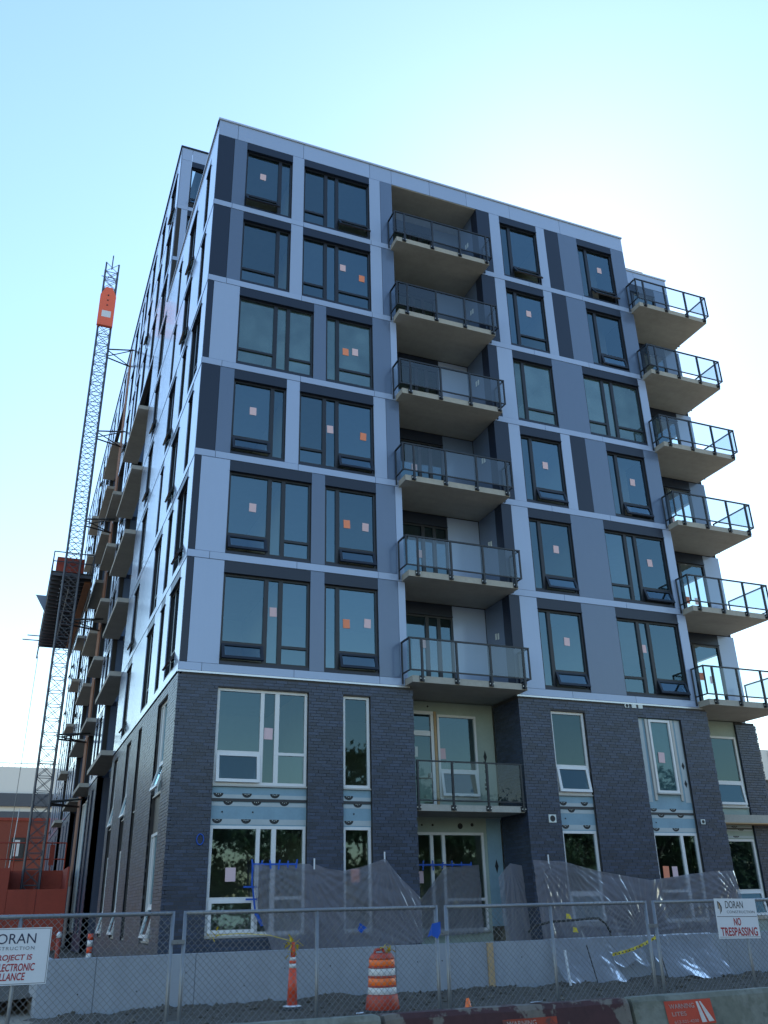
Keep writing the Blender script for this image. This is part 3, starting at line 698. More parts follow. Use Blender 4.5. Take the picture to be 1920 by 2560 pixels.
notice(2.51, 5.99, 'pink', WA, .12, .12, .15); notice(15.33, 5.85, 'pink', WI, .06, .12, .16); notice(1.66, 2.52, 'pink', WB_, .12, .13, .16); notice(15.25, 2.50, 'pink', WH, .12, .1, .15); notice(4.95, 2.47, 'orange_paper', WD, .12, .12, .16); notice(14.92, 2.49, 'orange_paper', WH, .12, .11, .17)
# brick recess, first and second floor
TR = T_R(1.6)
ins = MB(TR); wall_strip(ins, 6.6, 10.2, 4.3, 7.5, -.1, -.03, [(7.0, 8.12, 4.3, 7.2), (8.22, 9.6, 4.55, 7.12)]); io = ins.build('sheathing', 'foam_pale', B)
ins = MB(TR); wall_strip(ins, 6.6, 9.72, .7, 4.1, -.1, -.03, [(6.75, 9.62, 1.0, 3.68)]); io2 = ins.build('sheathing', 'foam_pale', B)
MB(TR).box(9.72, 10.2, -.1, -.01, 1.15, 4.08).build('foam_board', 'foam', B)
dd = window(TR, 7.0, 8.12, 4.28, 7.2, [(7.12, 8.0, '')], m='white', header=0, dface=-.01, fd=.09, fw=.1, gl='glass_low', name='balcony_door')
MB(TR).box(7.12, 8.0, -.09, -.012, 6.45, 6.6).build('door_rail', 'white', dd)
link('door_handle', MB(TR).box(7.93, 7.96, -.01, .04, 5.2, 5.36).mesh('door_handle'), 'alu', dd)
WJ = wwin(TR, 8.22, 9.6, 4.58, 7.12, [(8.31, 9.51, 'o')], dface=-.005, ang=.16)
MB(TR).box(8.13, 8.21, -.03, .0, 4.4, 7.2).build('stud', 'wood', io)
WK = wwin(TR, 6.75, 9.62, 1.0, 3.68, [(6.84, 7.84, ''), (7.94, 8.22, ''), (8.32, 9.53, 't')], dface=-.005)
notice(8.39, 5.94, 'pink', WJ, 1.64, .11, .16); notice(7.47, 5.97, 'paper_white', dd, 1.64, .1, .15); notice(7.49, 2.47, 'pink', WK, 1.64, .11, .16)
for z, xx in ((5.9, 9.85), (2.75, 9.98)):
    MB(TR).prism([(xx, z-.2), (xx+.06, z), (xx, z+.2), (xx-.06, z)], -.027 if z > 4 else -.008, -.026 if z > 4 else -.007).build('print_mark', 'ink', io)
pmk = MB(TR)
for i in range(7): pmk.box(9.80+random.uniform(-.03, .03), 9.83+random.uniform(0, .03), -.027, -.0262, 4.9+i*.13, 4.98+i*.13)
for x, z, r_ in ((7.6, 3.88, .03), (7.95, 3.88, .035), (8.85, 3.86, .085), (9.25, 3.9, .05), (9.9, 3.9, .05), (7.95, 7.35, .03), (7.4, 7.35, .02)): pmk.tube((x, 1.63, z), (x, 1.622, z), r_, 12)
pmk.build('print_mark', 'ink', io)
bs = MB(lambda s, d, z: (10.22-d, s, z)); bs.box(.05, 1.56, -.2, -.012, .5, 7.5); so = bs.build('brick_wall', 'mortar', B)
brick_mesh(lambda s, d, z: (10.22-d, s, z), bricks(None, .055, 1.56, .52, 7.45, []), 'bricks', 'brick', so)
MB().box(6.5, 6.72, .29, 1.56, .5, 7.5).build('brick_wall', 'brick_obj', B)
# second-floor balcony inside the recess
sl = MB().box(6.76, 10.15, .05, 1.56, 4.1, 4.275).build('balcony', 'slab', B); MB().box(6.764, 10.146, .038, .05, 4.103, 4.272).build('slab_edge', 'slab_edge', sl)
MB().box(6.76, 10.16, -.01, .03, 5.42, 5.46).box(6.76, 10.16, -.005, .025, 4.36, 4.395).build('rail', 'rail', sl)
ps = [6.79, 7.87, 8.98, 10.1]
for p in ps:
    MB().box(p-.028, p+.028, -.02, .036, 4.12, 5.42).build('post', 'rail', sl)
    bm = MB(); [bm.tube((p+q, .03, 4.19), (p+q, -.03, 4.19), .016, 8) for q in (-.05, .05)]; bm.build('bolt', 'bolt', sl); MB().box(p-.08, p+.08, .022, .037, 4.12, 4.26).build('bracket', 'rail', sl)
for a, b in zip(ps, ps[1:]): pane_box(T_R(.006), a+.035, b-.035, 4.4, 5.415, 0, 'glass_clear', sl).name = 'glass_panel'
# right-hand recess below
ins = MB(TR); wall_strip(ins, 17.3, 20.02, .7, 7.5, -.1, -.03, [(18.5, 19.98, 4.55, 6.97), (18.5, 19.98, 1.1, 3.56)]); ins.build('sheathing', 'foam_pale', B)
wwin(TR, 18.5, 19.98, 4.55, 6.97, [(18.59, 19.89, 'o')], dface=-.005, ang=.12); wwin(TR, 18.5, 19.98, 1.1, 3.56, [(18.59, 19.89, 'o')], dface=-.005, ang=.2)
spandrel(TR, 18.3, 19.98, 3.58, 4.05, d=-.012, foam='foam_pale')
pb = MB(TR); pb.box(20.05, 20.95, -.25, -.008, .5, 7.5); po = pb.build('brick_wall', 'mortar', B)
brick_mesh(T_R(1.55), bricks(None, 20.03, 20.97, .52, 7.45, []), 'bricks', 'brick', po, .06)
MB().box(17.75, 17.9, .05, .3, .5, 7.4).build('brick_wall', 'brick_obj', B) if False else None
lg = MB().box(17.5, 23, 1.02, 1.5, 4.03, 4.28).build('ledge_slab', 'slab_edge', B); MB().box(17.5, 23, 1.0, 1.5, 3.995, 4.027).build('plywood_form', 'wood', lg)
# right end wall of the brick base
es = MB(lambda s, d, z: (17.4+d, s, z)); es.box(.05, 1.55, -.2, -.012, .5, 7.46); eo = es.build('brick_wall', 'mortar', B)
# left facade lower windows
for a, b, z0, z1 in LH:
    wd = b-a; lgt = [(a+.09, b-.09, '')] if wd < .9 else ([(a+.09, b-.09, 'o')] if wd < 1.4 else [(a+.09, a+1.2, 'o'), (a+1.3, b-.09, '')])
    wwin(T_L, a, b, 4.6, z1, lgt, ang=.3 if wd > 1.5 else .2, dface=-.1); wwin(T_L, a, b, 1.0, 3.66, lgt, ang=.25, dface=-.1)
    MB(T_L).box(a+.003, b-.003, -.16, -.12, 3.66, 4.6).build('spandrel_panel', 'steel_dark', B)
for a, b, z0, z1 in LH2: 
    wwin(T_L, a, b, 1.0, 7.1, [(a+.09, b-.09, 't')], dface=-.1)
# vents on the brick
def vent(x0, x1, z0, z1, hole=True):
    o = MB(T_F).box(x0, x1, -.03, .03, z0, z1).build('vent_box', 'paper_white', B)
    if hole: c = ((x0+x1)/2, (z0+z1)/2); link('vent_hole', MB().tube((c[0], -.02, c[1]), (c[0], -.034, c[1]), (x1-x0)*.36, 16).mesh('vent_hole'), 'ink', o)
vent(10.9, 11.14, 3.84, 4.06); vent(16.42, 16.57, 3.86, 4.0); vent(14.12, 14.27, 7.35, 7.47); vent(14.39, 14.55, 7.35, 7.47, False); vent(14.64, 14.8, 7.35, 7.47, False)
# base flashing line
MB(T_F).box(.0, 6.7, -.02, .03, .80, .815).build('flashing', 'alu', B)

# lumber and debris on the roof corner
for k in range(2):
    o = MB().box(17.4+k*.2, 19.6+k*.5, 1.62+.16*k, 1.72+.16*k, 27.53+.1*k, 27.6+.1*k).build('lumber', 'wood'); tag(o, ('lower' if k == 0 else 'upper')+' pale plank lying on the roof edge above the right balconies', 'plank', 'planks on the roof')

# ------------------------------------------------------------------ mast hoist
H = thing('mast_hoist', 'tall lattice mast hoist with an orange head plate tied to the street side facade', 'hoist', (-2.0, 28, .3))
mx0, mx1, my0, my1 = -2.40, -1.58, 27.6, 28.42
sec = MB(); SH = 1.5
for x in (mx0, mx1):
    for y in (my0, my1): sec.tube((x, y, 0), (x, y, SH), .056, 6)
for k in range(2):
    z0, z1 = k*SH/2, (k+1)*SH/2
    for (a, b) in (((mx0, my0), (mx1, my0)), ((mx0, my1), (mx1, my1)), ((mx0, my0), (mx0, my1)), ((mx1, my0), (mx1, my1))):
        sec.tube((*a, z0), (*b, z1), .021, 4); sec.tube((*b, z0), (*a, z1), .021, 4); sec.tube((*a, z0), (*b, z0), .024, 4)
secm = sec.mesh('mast_section')
for k in range(28):
    o = link('mast_section', secm, 'mast', H); o.location = (0, 0, .2+k*SH)
MB().tube((-2.0, 28, 42), (-2.0, 28, 43.2), .04, 6).build('mast_head', 'mast', H); MB().tube((-2.6, 28, 41.3), (-1.5, 28, 41.3), .03, 6).build('cross_arm', 'mast', H)
pl = MB(T_R(27.52)); c = -2.02; pl.prism([(c-.5, 36.9), (c+.5, 36.9), (c+.5, 39.3), (c+.2, 39.95), (c-.2, 39.95), (c-.5, 39.3)], 0, .22); po = pl.build('head_plate', 'hoist_orange', H)
MB(T_R(27.52)).box(c-.28, c+.3, .221, .226, 37.55, 38.05).build('plate_label', 'sign_white', po)
for k in range(3): link('bolt', MB().tube((c, 27.3, 38.5+.4*k), (c, 27.27, 38.5+.4*k), .05, 8).mesh('bolt'), 'ink', po)
for z in (7.2, 10.6, 17.0, 23.2, 29.2, 35.3):
    t = MB().tube((mx1, my0, z), (0, my0-.3, z+.1), .05, 5).tube((mx1, my1, z), (0, my0-.3, z+.1), .035, 5).tube((mx1, my1, z-.1), (0, my1+.6, z-.1), .05, 5).tube((mx1, my0, z-.1), (0, my1+.6, z-.1), .035, 5); t.build('tie_bracket', 'mast_dark', H)
# work platform
PZ = 20.2; PA, PB = 28.75, 45.3
pf = MB().box(-3.05, -2.45, PA, PB, PZ-.06, PZ).build('platform', 'mast_dark', H)
MB().box(-1.55, -.75, PA, PB, PZ-.06, PZ).build('deck', 'mast_dark', pf); MB().box(-2.44, -1.56, PA+.3, PB, PZ-.06, PZ-.01).build('deck', 'mast_dark', pf)
jm = MB().box(-3.02, -.8, 0, .1, -.26, -.065).mesh('joist')
for k in range(22): o = link('joist', jm, 'mast', pf); o.location = (0, PA+.05+k*.76, PZ)
for x in (-3.05, -2.0, -.8):
    tr_ = MB()
    if x != -2.0:
        for k in range(7): y = PA+k*(PB-PA)/6; tr_.tube((x, y, PZ), (x, y, PZ+1.2), .035, 5)
        for z in (.6, 1.2): tr_.tube((x, PA, PZ+z), (x, PB, PZ+z), .03, 5)
    tr_.tube((x, PA, PZ-1.0), (x, PB, PZ-1.0), .05, 5)
    for k in range(16): tr_.tube((x, PA+(PB-PA)*k/16, PZ-1.0 if k % 2 else PZ-.2), (x, PA+(PB-PA)*(k+1)/16, PZ-.2 if k % 2 else PZ-1.0), .03, 4)
    tr_.build('truss', 'mast', pf)
for y in (PA, PB):
    gr = MB()
    for z in (.6, 1.2): gr.tube((-3.05, y, PZ+z), (-.8, y, PZ+z), .035, 5)
    gr.build('guardrail', 'mast', pf)
MB().box(-2.85, -1.3, PA+.3, PA+1.6, PZ+.1, PZ+1.0).build('engine_cover', 'red_steel', pf)
MB().box(-1.15, -.72, PA+.6, PB-1, PZ-.40, PZ-.27).build('toe_plank', 'rustwood', pf)
for k in range(2): MB().tube((-4.2+.3*k, 43.0-1.2*k, PZ-.3), (-3.0, 43.0-1.2*k, PZ-.3), .04, 5).build('outrigger', 'mast', pf)
MB(T_R(33.0)).prism([(-3.75, PZ-.2), (-3.08, PZ-1.3), (-3.08, PZ-.2)], 0, .06).build('corner_sheet', 'mid', pf)
# base enclosure
RE = thing('hoist_enclosure', 'dark red steel enclosure around the foot of the mast hoist', 'enclosure', (-2.2, 27, .3))
k = 0
for a, b in ((-6.6, -5.4), (-5.4, -4.2), (-4.2, -3.05), (-3.05, -1.75), (-1.75, -.36)):
    MB().box(a+.01, b-.01, 25.6, 25.66, .2, 2.95 if k > 2 else 3.9).build('steel_panel', 'red_steel', RE); k += 1
for a, b in ((-3.05, -1.75), (-1.75, -.36)): MB().box(a+.01, b-.01, 29.4, 29.46, .2, 3.95).build('steel_panel', 'red_steel', RE)
MB().box(-3.12, -3.04, 25.7, 29.4, .2, 3.95).box(-.44, -.36, 25.7, 29.4, .2, 3.95).build('side_panel', 'red_steel', RE)
g = MB()
for z in (4.5, 5.3): g.tube((-6.5, 29.4, z), (-.4, 29.4, z), .035, 5)
for x in (-6.5, -5, -3.9, -2.9, -1.1, -.4): g.tube((x, 29.4, 3.9), (x, 29.4, 5.3), .035, 5)
g.build('guardrail', 'red_steel', RE)
MB().box(-1.2, -.95, 29.35, 29.43, 4.2, 5.2).build('fire_extinguisher_box', 'red_steel', RE)
# hanging cables
for i, (x, y, ztop, zb, lab) in enumerate(((-3.25, 34, 16.4, 2.0, 'thin steel cable hanging from the hoist platform to the ground'), (-2.9, 45, 8.6, 4.5, 'short white rope hanging in front of the red wall'))):
    o = MB().tube((x, y, zb), (x+.15, y, ztop), .018 if i == 0 else .03, 5).build('cable' if i == 0 else 'rope', 'galv' if i == 0 else 'sign_white'); tag(o, lab, 'cable' if i == 0 else 'rope')

# ------------------------------------------------------------------ buildings far away
rb = thing('red_building', 'low red brick building with one small window behind the hoist enclosure', 'building', (-4, 70, 0))
MB().box(-4.0, 3, 70, 84, 0, 10.1).build('wall', 'red_brick', rb); MB().box(-4.1, 3, 69.9, 84, 10.1, 10.35).build('coping', 'red_steel', rb)
o = MB().box(-2.7, -1.5, 69.9, 69.98, 6.6, 8.6).build('window', 'frame', rb); MB().box(-2.55, -1.65, 69.88, 69.9, 6.75, 8.45).build('pane', 'steel_dark', o); MB().box(-2.4, -1.95, 69.87, 69.879, 7.0, 8.4).build('curtain', 'sign_white', o)
st = thing('stadium', 'huge pale arena with a dark band far behind the building on the left', 'arena', (-20, 150, 0))
MB().box(-70, 14, 150, 220, 21.9, 26.4).build('upper_wall', 'st_white', st); MB().box(-70, 14, 149.5, 220, 19.75, 21.9).build('fascia', 'st_dark', st)
MB().box(-70, 14, 150.2, 219, 18.9, 19.75).build('light_strip', 'st_white', st); MB().box(-70, 14, 149.8, 220, 0, 18.9).build('lower_wall', 'st_dark', st)
g = MB(); g.tube((-70, 150.3, 27.1), (14, 150.3, 27.1), .08, 4)
for k in range(84): g.tube((-70+k, 150.3, 26.4), (-70+k, 150.3, 27.1), .06, 4)
g.build('roof_rail', 'galv', st)
rbg = thing('grey_building', 'pale grey ribbed building glimpsed at the right edge past the brick', 'building', (85, 60, 0))
MB().box(79.3, 110, 60, 80, 14.9, 18.4).build('upper_wall', 'st_white', rbg); MB().box(79.6, 110, 60.6, 80, 12.0, 14.9).build('window_band', 'st_dark', rbg); MB().box(79.4, 110, 60.1, 80, 0, 12).build('lower_wall', 'st_white', rbg)
rm = MB().box(0, .12, -.12, 0, 15, 18.3).mesh('rib')
for k in range(24): o = link('rib', rm, 'st_white', rbg); o.location = (79.5+k*1.2, 60, 0)

# ------------------------------------------------------------------ retaining wall
RW = thing('retaining_wall', 'pale concrete retaining wall in front of the brick base', 'wall', (6, -4, 0))
js = [-2.75, -1.75, .1, 2.05, 4.3, 6.55, 8.6, 10.9, 13.1, 15.4, 18, 21, 26]
for a, b in zip(js, js[1:]): MB().box(a+.006, b-.006, -4.0, -3.76, -.4, .94+random.uniform(-.002, .002)).build('wall_section', 'wall', RW)
MB().box(-2.75, -2.5, -3.75, -1.2, -.4, .935).build('return_wall', 'wall', RW)
MB().box(-2.74, 26, -3.97, -3.78, -.4, .90).build('wall_core', 'wall', RW)
for k in range(16):
    x = -1.9+k*.93+random.uniform(-.2, .2); z = random.choice((.35, .62)); MB().tube((x, -4.003, z), (x, -3.99, z), .014, 8).build('tie_hole', 'ink', RW)
o = MB().box(6.46, 6.60, -4.05, -4.006, .05, .93).build('form_board', 'wood'); tag(o, 'weathered yellow form board standing upright against the concrete wall', 'board')

# ------------------------------------------------------------------ plastic sheeting on the facade
def interp(pts, t):
    for (a, za), (b, zb) in zip(pts, pts[1:]):
        if a <= t <= b: return za+(zb-za)*(t-a)/(b-a)
    return pts[0][1] if t < pts[0][0] else pts[-1][1]
def film_sheet(name, label, top, bot, y0, amp, pins, m='film', nx=150, nz=46, lean=.25, left=None, freq=34, back=0.0):
    v = []; f = []; x0, x1 = top[0][0], top[-1][0]
    for j in range(nz+1):
        t = j/nz
        for i in range(nx+1):
            x = x0+(x1-x0)*i/nx; zt = interp(top, x); zb = interp(bot, x); z = zt+(zb-zt)*t
            xx = x
            if left: xl = interp(left, t); xx = xl+(x-x0)*(x1-xl)/(x1-x0)
            y = y0 - lean*t*(1-.3*t)
            for k, (px, pz) in enumerate(pins):
                dx, dzv = xx-px, z-pz; d = math.hypot(dx, dzv); an = math.atan2(dzv, dx)
                fall = math.exp(-d*.55)*min(1, d*1.6)
                y -= amp*fall*(math.sin(an*freq+k*1.7+2*noise.noise(Vector((an*3, k, 0))))*.8 + .5*math.sin(an*freq*2.3+k))
            y -= amp*4.5*noise.noise(Vector((xx*1.3, z*1.0, 3.3))) + amp*1.1*noise.noise(Vector((xx*5.5+z*1.2, z*.8, 7.3))) + amp*.35*noise.noise(Vector((xx*7, z*3.5, 1.3)))
            v.append((xx, y-.02, z))
    for j in range(nz):
        for i in range(nx):
            a = j*(nx+1)+i; f.append((a, a+1, a+nx+2, a+nx+1))
    me = bpy.data.meshes.new(name); me.from_pydata(v, [], f)
    return tag(link(name, me, m, None, True), label, 'plastic sheet', 'plastic sheets over the ground floor')
s1 = film_sheet('plastic_sheet', 'large clear plastic sheet taped in blue over the left ground floor windows', [(2.18, 2.74), (3.35, 2.76), (3.78, 2.75), (4.09, 2.64), (4.53, 2.58), (5.1, 2.68), (5.71, 2.87), (6.18, 2.37), (6.7, 1.92)], [(2.18, .72), (4.5, .74), (6.7, .86)], -.03, .024, [(2.3, 2.76), (3.5, 2.78), (5.71, 2.9), (6.9, .6)], left=[(0, 2.18), (.25, 2.2), (.5, 2.32), (.75, 2.52), (1, 2.75)])
def tape_run(parent, x0, x1, z, y, n_, h=.022):
    MB(T_R(y)).box(x0, x1, 0, .003, z-h, z+h).build('blue_tape', 'blue_tape', parent)
    for k in range(n_):
        x = x0+(x1-x0)*(k+.1)/(n_-.8); a = random.uniform(-.12, .12); hh = random.uniform(.09, .15)
        MB(T_R(y)).prism([(x-.022-a*.2, z-hh), (x+.022-a*.2, z-hh), (x+.022+a*.2, z+hh*.8), (x-.022+a*.2, z+hh*.8)], .004, .006).build('blue_tape', 'blue_tape', parent)
tape_run(s1, 2.14, 3.32, 2.745, -.07, 6)
MB(T_R(-.07)).box(2.14, 2.19, 0, .004, 2.2, 2.72).prism([(2.17, 2.2), (2.21, 2.2), (2.3, 1.62), (2.25, 1.62)], 0, .004).box(1.95, 2.3, .005, .008, 2.21, 2.25).box(2.02, 2.32, .005, .008, 1.93, 1.97).prism([(2.2, 1.7), (2.33, 1.66), (2.5, 1.36), (2.42, 1.34)], .004, .008).build('blue_tape', 'blue_tape', s1)
s2 = film_sheet('plastic_sheet', 'clear plastic sheet hung in the balcony recess over the sliding door', [(7.0, 1.75), (7.4, 1.9), (8.2, 2.72), (9.3, 2.78)], [(7.0, .9), (9.3, 1.0)], 1.5, .022, [(9.35, 2.8), (8.2, 2.75)], nx=70, nz=36, lean=.15)
tape_run(s2, 7.2, 9.1, 2.79, 1.5, 7)
s2b = film_sheet('plastic_sheet', 'dark crumpled plastic sheet sagging on the side of the balcony recess', [(9.42, 2.4), (9.85, 2.78), (10.2, 2.72)], [(9.42, .8), (10.2, .8)], .6, .02, [(9.87, 2.8)], nx=40, nz=36, lean=.3)
s3 = film_sheet('plastic_sheet', 'long clear plastic sheet sagging across the right ground floor windows', [(10.2, 2.83), (11.22, 2.79), (11.63, 2.68), (12.39, 2.54), (13.18, 2.41), (14.14, 2.27), (15.04, 2.36), (15.93, 2.45), (16.51, 2.51), (17.37, 2.51)], [(10.2, .8), (17.4, .8)], -.03, .022, [(10.3, 2.85), (11.25, 2.82), (17.4, 2.5), (13.6, .9), (17.4, 1.6)], nx=220)
for (x, z) in ((3.77, 2.74), (10.72, 2.83), (5.71, 2.9)):
    MB(T_R(-.07)).box(x-.02, x+.02, 0, .004, z-.12, z+.14).build('white_tape', 'sign_white', s1 if x < 8 else s3)
# loose sheets over the wall
def ground_film(name, label, xs, ztop, outy, bottom, seedk):
    v = []; f = []; nx, nt = 70, 40; (xa, xb, xc, xd) = xs      # top edge xa..xb, foot xc..xd
    for j in range(nt+1):
        t = j/nt
        for i in range(nx+1):
            s = i/nx; x = (xa+(xb-xa)*s)*(1-t)+(xc+(xd-xc)*s)*t
            if t < .18: y = -3.86-.18*t/.18; z = .955
            else:
                u = (t-.18)/.82; y = -4.04-outy*(u**1.5); z = .955-(.955-bottom-.06*math.sin(s*9+seedk))*(u**.9)
            n_ = noise.noise(Vector((x*3, t*4, seedk)))*.05 + noise.noise(Vector((x*8, t*9, seedk)))*.012
            v.append((x, y-abs(n_)*(1.0 if t > .18 else .1)-.01, z+max(0, n_*.3)))
    for j in range(nt):
        for i in range(nx): a = j*(nx+1)+i; f.append((a, a+1, a+nx+2, a+nx+1))
    me = bpy.data.meshes.new(name); me.from_pydata(v, [], f); tag(link(name, me, 'film2', None, True), label, 'plastic sheet', 'plastic sheets thrown over the concrete wall')
ground_film('plastic_sheet', 'crumpled plastic sheet thrown over the concrete wall beside the white stake', (8.0, 9.4, 8.05, 9.7), .95, .55, .05, 1.3)
ground_film('plastic_sheet', 'short plastic flap hanging over the wall under the caution tape', (9.42, 10.6, 9.6, 10.5), .95, .25, .38, 2.6)
ground_film('plastic_sheet', 'crumpled plastic sheet thrown over the wall nearest the no trespassing sign', (10.65, 12.6, 10.8, 12.6), .95, .6, .06, 5.1)
o = MB().prism([(8.0, .05), (8.12, .05), (8.08, .75), (7.97, .75)], 4.66, 4.69) if False else MB().tube((8.08, -4.7, .02), (8.03, -4.66, .75), .028, 4).build('stake', 'sign_white'); tag(o, 'white wooden lath stake leaning in front of the plastic', 'stake')
for (a, b, lab) in (((8.78, -4.72, .0), (8.63, -4.62, .83), 'thin black rebar stake between the white stake and the tape'), ((10.66, -4.74, .0), (10.52, -4.6, .98), 'thin black rebar stake at the right end of the caution tape')):
    o = MB().tube(a, b, .014, 5).build('rebar_stake', 'ink'); tag(o, lab, 'stake', 'rebar stakes')
# caution tape
n_ = 26; v = []; f = []
for i in range(n_+1):
    t = i/n_; p = Vector((9.2, -4.75, .62)).lerp(Vector((10.55, -4.62, .93)), t); z = p.z-.05*math.sin(math.pi*t); tw = .35*math.sin(i*.9)
    v += [(p.x, p.y+tw*.03, z-.032), (p.x, p.y-tw*.03, z+.032)]
for i in range(n_): a = 2*i; f.append((a, a+2, a+3, a+1))
me = bpy.data.meshes.new('caution_tape'); me.from_pydata(v, [], f); ct = link('caution_tape', me, 'yellow', None); tag(ct, 'yellow and black caution tape strung between the plastic and a rebar stake', 'tape')
for i in range(1, 25, 2):
    t = (i+.3)/n_; p = Vector((9.2, -4.78, .62)).lerp(Vector((10.55, -4.65, .93)), t); z = p.z-.05*math.sin(math.pi*t)
    MB().box(p.x-.017, p.x+.017, p.y-.006, p.y-.004, z-.014, z+.014).build('print_mark', 'ink', ct)
# black hose with yellow flags
hp = [(9.5, -.7, 1.02), (9.68, -.8, 1.17), (10.07, -.9, 1.26), (10.74, -1, 1.28), (11.24, -1, 1.31), (11.54, -1, 1.31), (11.76, -1, 1.17), (11.87, -1, .95), (11.88, -1, .6)]
o = MB().path(hp, .03, 8).build('hose', 'rubber', None, True); tag(o, 'black corrugated hose arching in front of the plastic sheet', 'hose')
for (x, z, lab) in ((10.45, 1.33, 'upper small yellow utility flag beside the black hose'), (10.62, 1.0, 'lower small yellow utility flag under the black hose')):
    fl = thing('flag', lab, 'flag', (x, -1.1, .6), 'yellow utility flags'); MB().poly([(x, -1.1, z), (x+.16, -1.12, z-.02), (x+.12, -1.11, z+.1), (x+.02, -1.1, z+.12)]).build('pennant', 'yellow', fl); MB().tube((x, -1.1, .55), (x, -1.1, z+.1), .005, 4).build('wire', 'galv', fl)
# blue coil on the brick
m_ = MB(); pts = [(.83+.085*math.cos(t*.35), -.03-.002*t*.1, 3.32+.125*math.sin(t*.35)) for t in range(40)]; m_.path(pts, .014, 5)
tag(m_.build('hose_coil', 'blue_tape'), 'small coil of blue cord hung on the brick left of the big window', 'cord')
tag(MB().poly([(4.80, -.40, 1.18), (4.86, -.42, 1.36), (5.06, -.41, 1.24), (4.95, -.43, 1.19)]).poly([(4.80, -.41, 1.18), (4.95, -.44, 1.19), (4.92, -.42, 1.12)]).build('blue_rag', 'blue_tape'), 'blue plastic scrap caught below the narrow window', 'rag')

# ------------------------------------------------------------------ fence
FY = -12.75; FT = 1.655
def fence_panel(x0, x1, label, tilt=0.0):
    P = thing('fence_panel', label, 'fence', ((x0+x1)/2, FY, 0), 'temporary chain link fence panels')
    r = .021
    MB().tube((x0, FY, .03), (x0, FY, FT), r, 10).build('post', 'galv', P, True); MB().tube((x1, FY, .03), (x1, FY, FT), r, 10).build('post', 'galv', P, True)
    MB().tube((x0, FY, FT-r), (x1, FY, FT-r), r, 10).build('top_rail', 'galv', P, True); MB().tube((x0, FY, .1), (x1, FY, .1), r, 10).build('bottom_rail', 'galv', P, True)
    xm = (x0+x1)/2; MB().tube((xm, FY, .1), (xm, FY, FT-r), .019, 10).build('middle_post', 'galv', P, True)
    mb = MB(); pitch_ = .068; z0, z1 = .1, FT-r; h = z1-z0
    k = math.ceil((x1-x0+h)/pitch_)
    for i in range(k):
        for sgn in (1, -1):
            # line x = c + sgn*(z-z0)
            c = (x0-h+i*pitch_) if sgn == 1 else (x0+i*pitch_)
            ta, tb = 0, h
            if sgn == 1: ta = max(0, x0-c); tb = min(h, x1-c)
            else: ta = max(0, c-x1); tb = min(h, c-x0)
            if tb-ta > .02:
                yo = .004*sgn; mb.tube((c+sgn*ta, FY+yo, z0+ta), (c+sgn*tb, FY+yo, z0+tb), .0025, 3)
    mb.build('chain_link_mesh', 'wire', P, kind='stuff')
    tw = MB()
    for i in range(int((x1-x0)/.07)): x = x0+.03+i*.07; tw.tube((x, FY-.022, FT-.045), (x+.02, FY-.018, FT+.004), .003, 3)
    tw.build('tie_wire', 'wire', P, kind='stuff')
    return P
fence_panel(-4.92, -1.93, 'chain link fence panel at the left carrying the surveillance sign'); fence_panel(-1.80, 1.13, 'chain link fence panel in front of the orange drum and post'); fence_panel(1.26, 4.13, 'chain link fence panel in front of the recess and black hose'); fence_panel(4.26, 7.2, 'chain link fence panel at the right carrying the no trespassing sign')
for x, z, lab in ((-1.865, 1.36, 'upper steel clamp joining the two left fence panels'), (1.195, 1.36, 'upper steel clamp joining the two middle fence panels'), (4.195, 1.36, 'upper steel clamp joining the two right fence panels'), (-1.865, .62, 'lower steel clamp joining the two left fence panels')):
    o = MB().box(x-.07, x+.07, FY-.032, FY-.024, z-.02, z+.02).box(x-.07, x+.07, FY+.024, FY+.032, z-.02, z+.02).tube((x, FY-.045, z), (x, FY+.045, z), .01, 6).build('clamp', 'galv'); tag(o, lab, 'clamp', 'fence clamps')
o = MB().poly([(1.06, FY-.03, 1.46), (1.17, FY-.03, 1.48), (1.16, FY-.04, 1.36), (1.12, FY-.035, 1.30), (1.05, FY-.03, 1.34)]).poly([(1.06, FY-.028, 1.46), (1.05, FY-.028, 1.34), (1.0, FY-.02, 1.32), (1.04, FY-.02, 1.4)]).build('tape_scrap', 'blue_tape'); tag(o, 'scrap of blue tape tied to a fence post joint', 'tape')

# signs
S1 = thing('site_sign', 'white site sign about electronic surveillance wired to the left fence panel', 'sign', (-3.5, FY-.04, 1.0), 'site signs on the fence')
sy = FY-.045; sx0, sx1 = -3.96, -3.125; sz0, sz1 = 1.035, 1.535
MB().box(sx0, sx1, sy, sy+.008, sz0, sz1).build('board', 'sign_white', S1); cx_ = -3.535
MB().box(sx0+.008, sx1-.008, sy-.0012, sy-.0006, sz0+.008, sz0+.013).box(sx0+.008, sx1-.008, sy-.0012, sy-.0006, sz1-.013, sz1-.008).box(sx1-.013, sx1-.008, sy-.0012, sy-.0006, sz0+.013, sz1-.013).box(sx0+.008, sx0+.013, sy-.0012, sy-.0006, sz0+.013, sz1-.013).build('border', 'grey_print', S1)
fit_text('DORAN', cx_-.18, -3.265, 1.395, 1.485, sy-.002, 'navy', S1)
fit_text('CONSTRUCTION', cx_-.20, -3.27, 1.34, 1.37, sy-.002, 'grey_print', S1, spacing=1.25)
fit_text('THIS PROJECT IS', cx_-.26, -3.28, 1.235, 1.30, sy-.002, 'red_print', S1, bold=.018, shear=.12)
fit_text('UNDER ELECTRONIC', cx_-.285, -3.245, 1.155, 1.222, sy-.002, 'red_print', S1, bold=.018, shear=.12)
fit_text('SURVEILLANCE', cx_-.22, -3.325, 1.075, 1.142, sy-.002, 'red_print', S1, bold=.018, shear=.12)
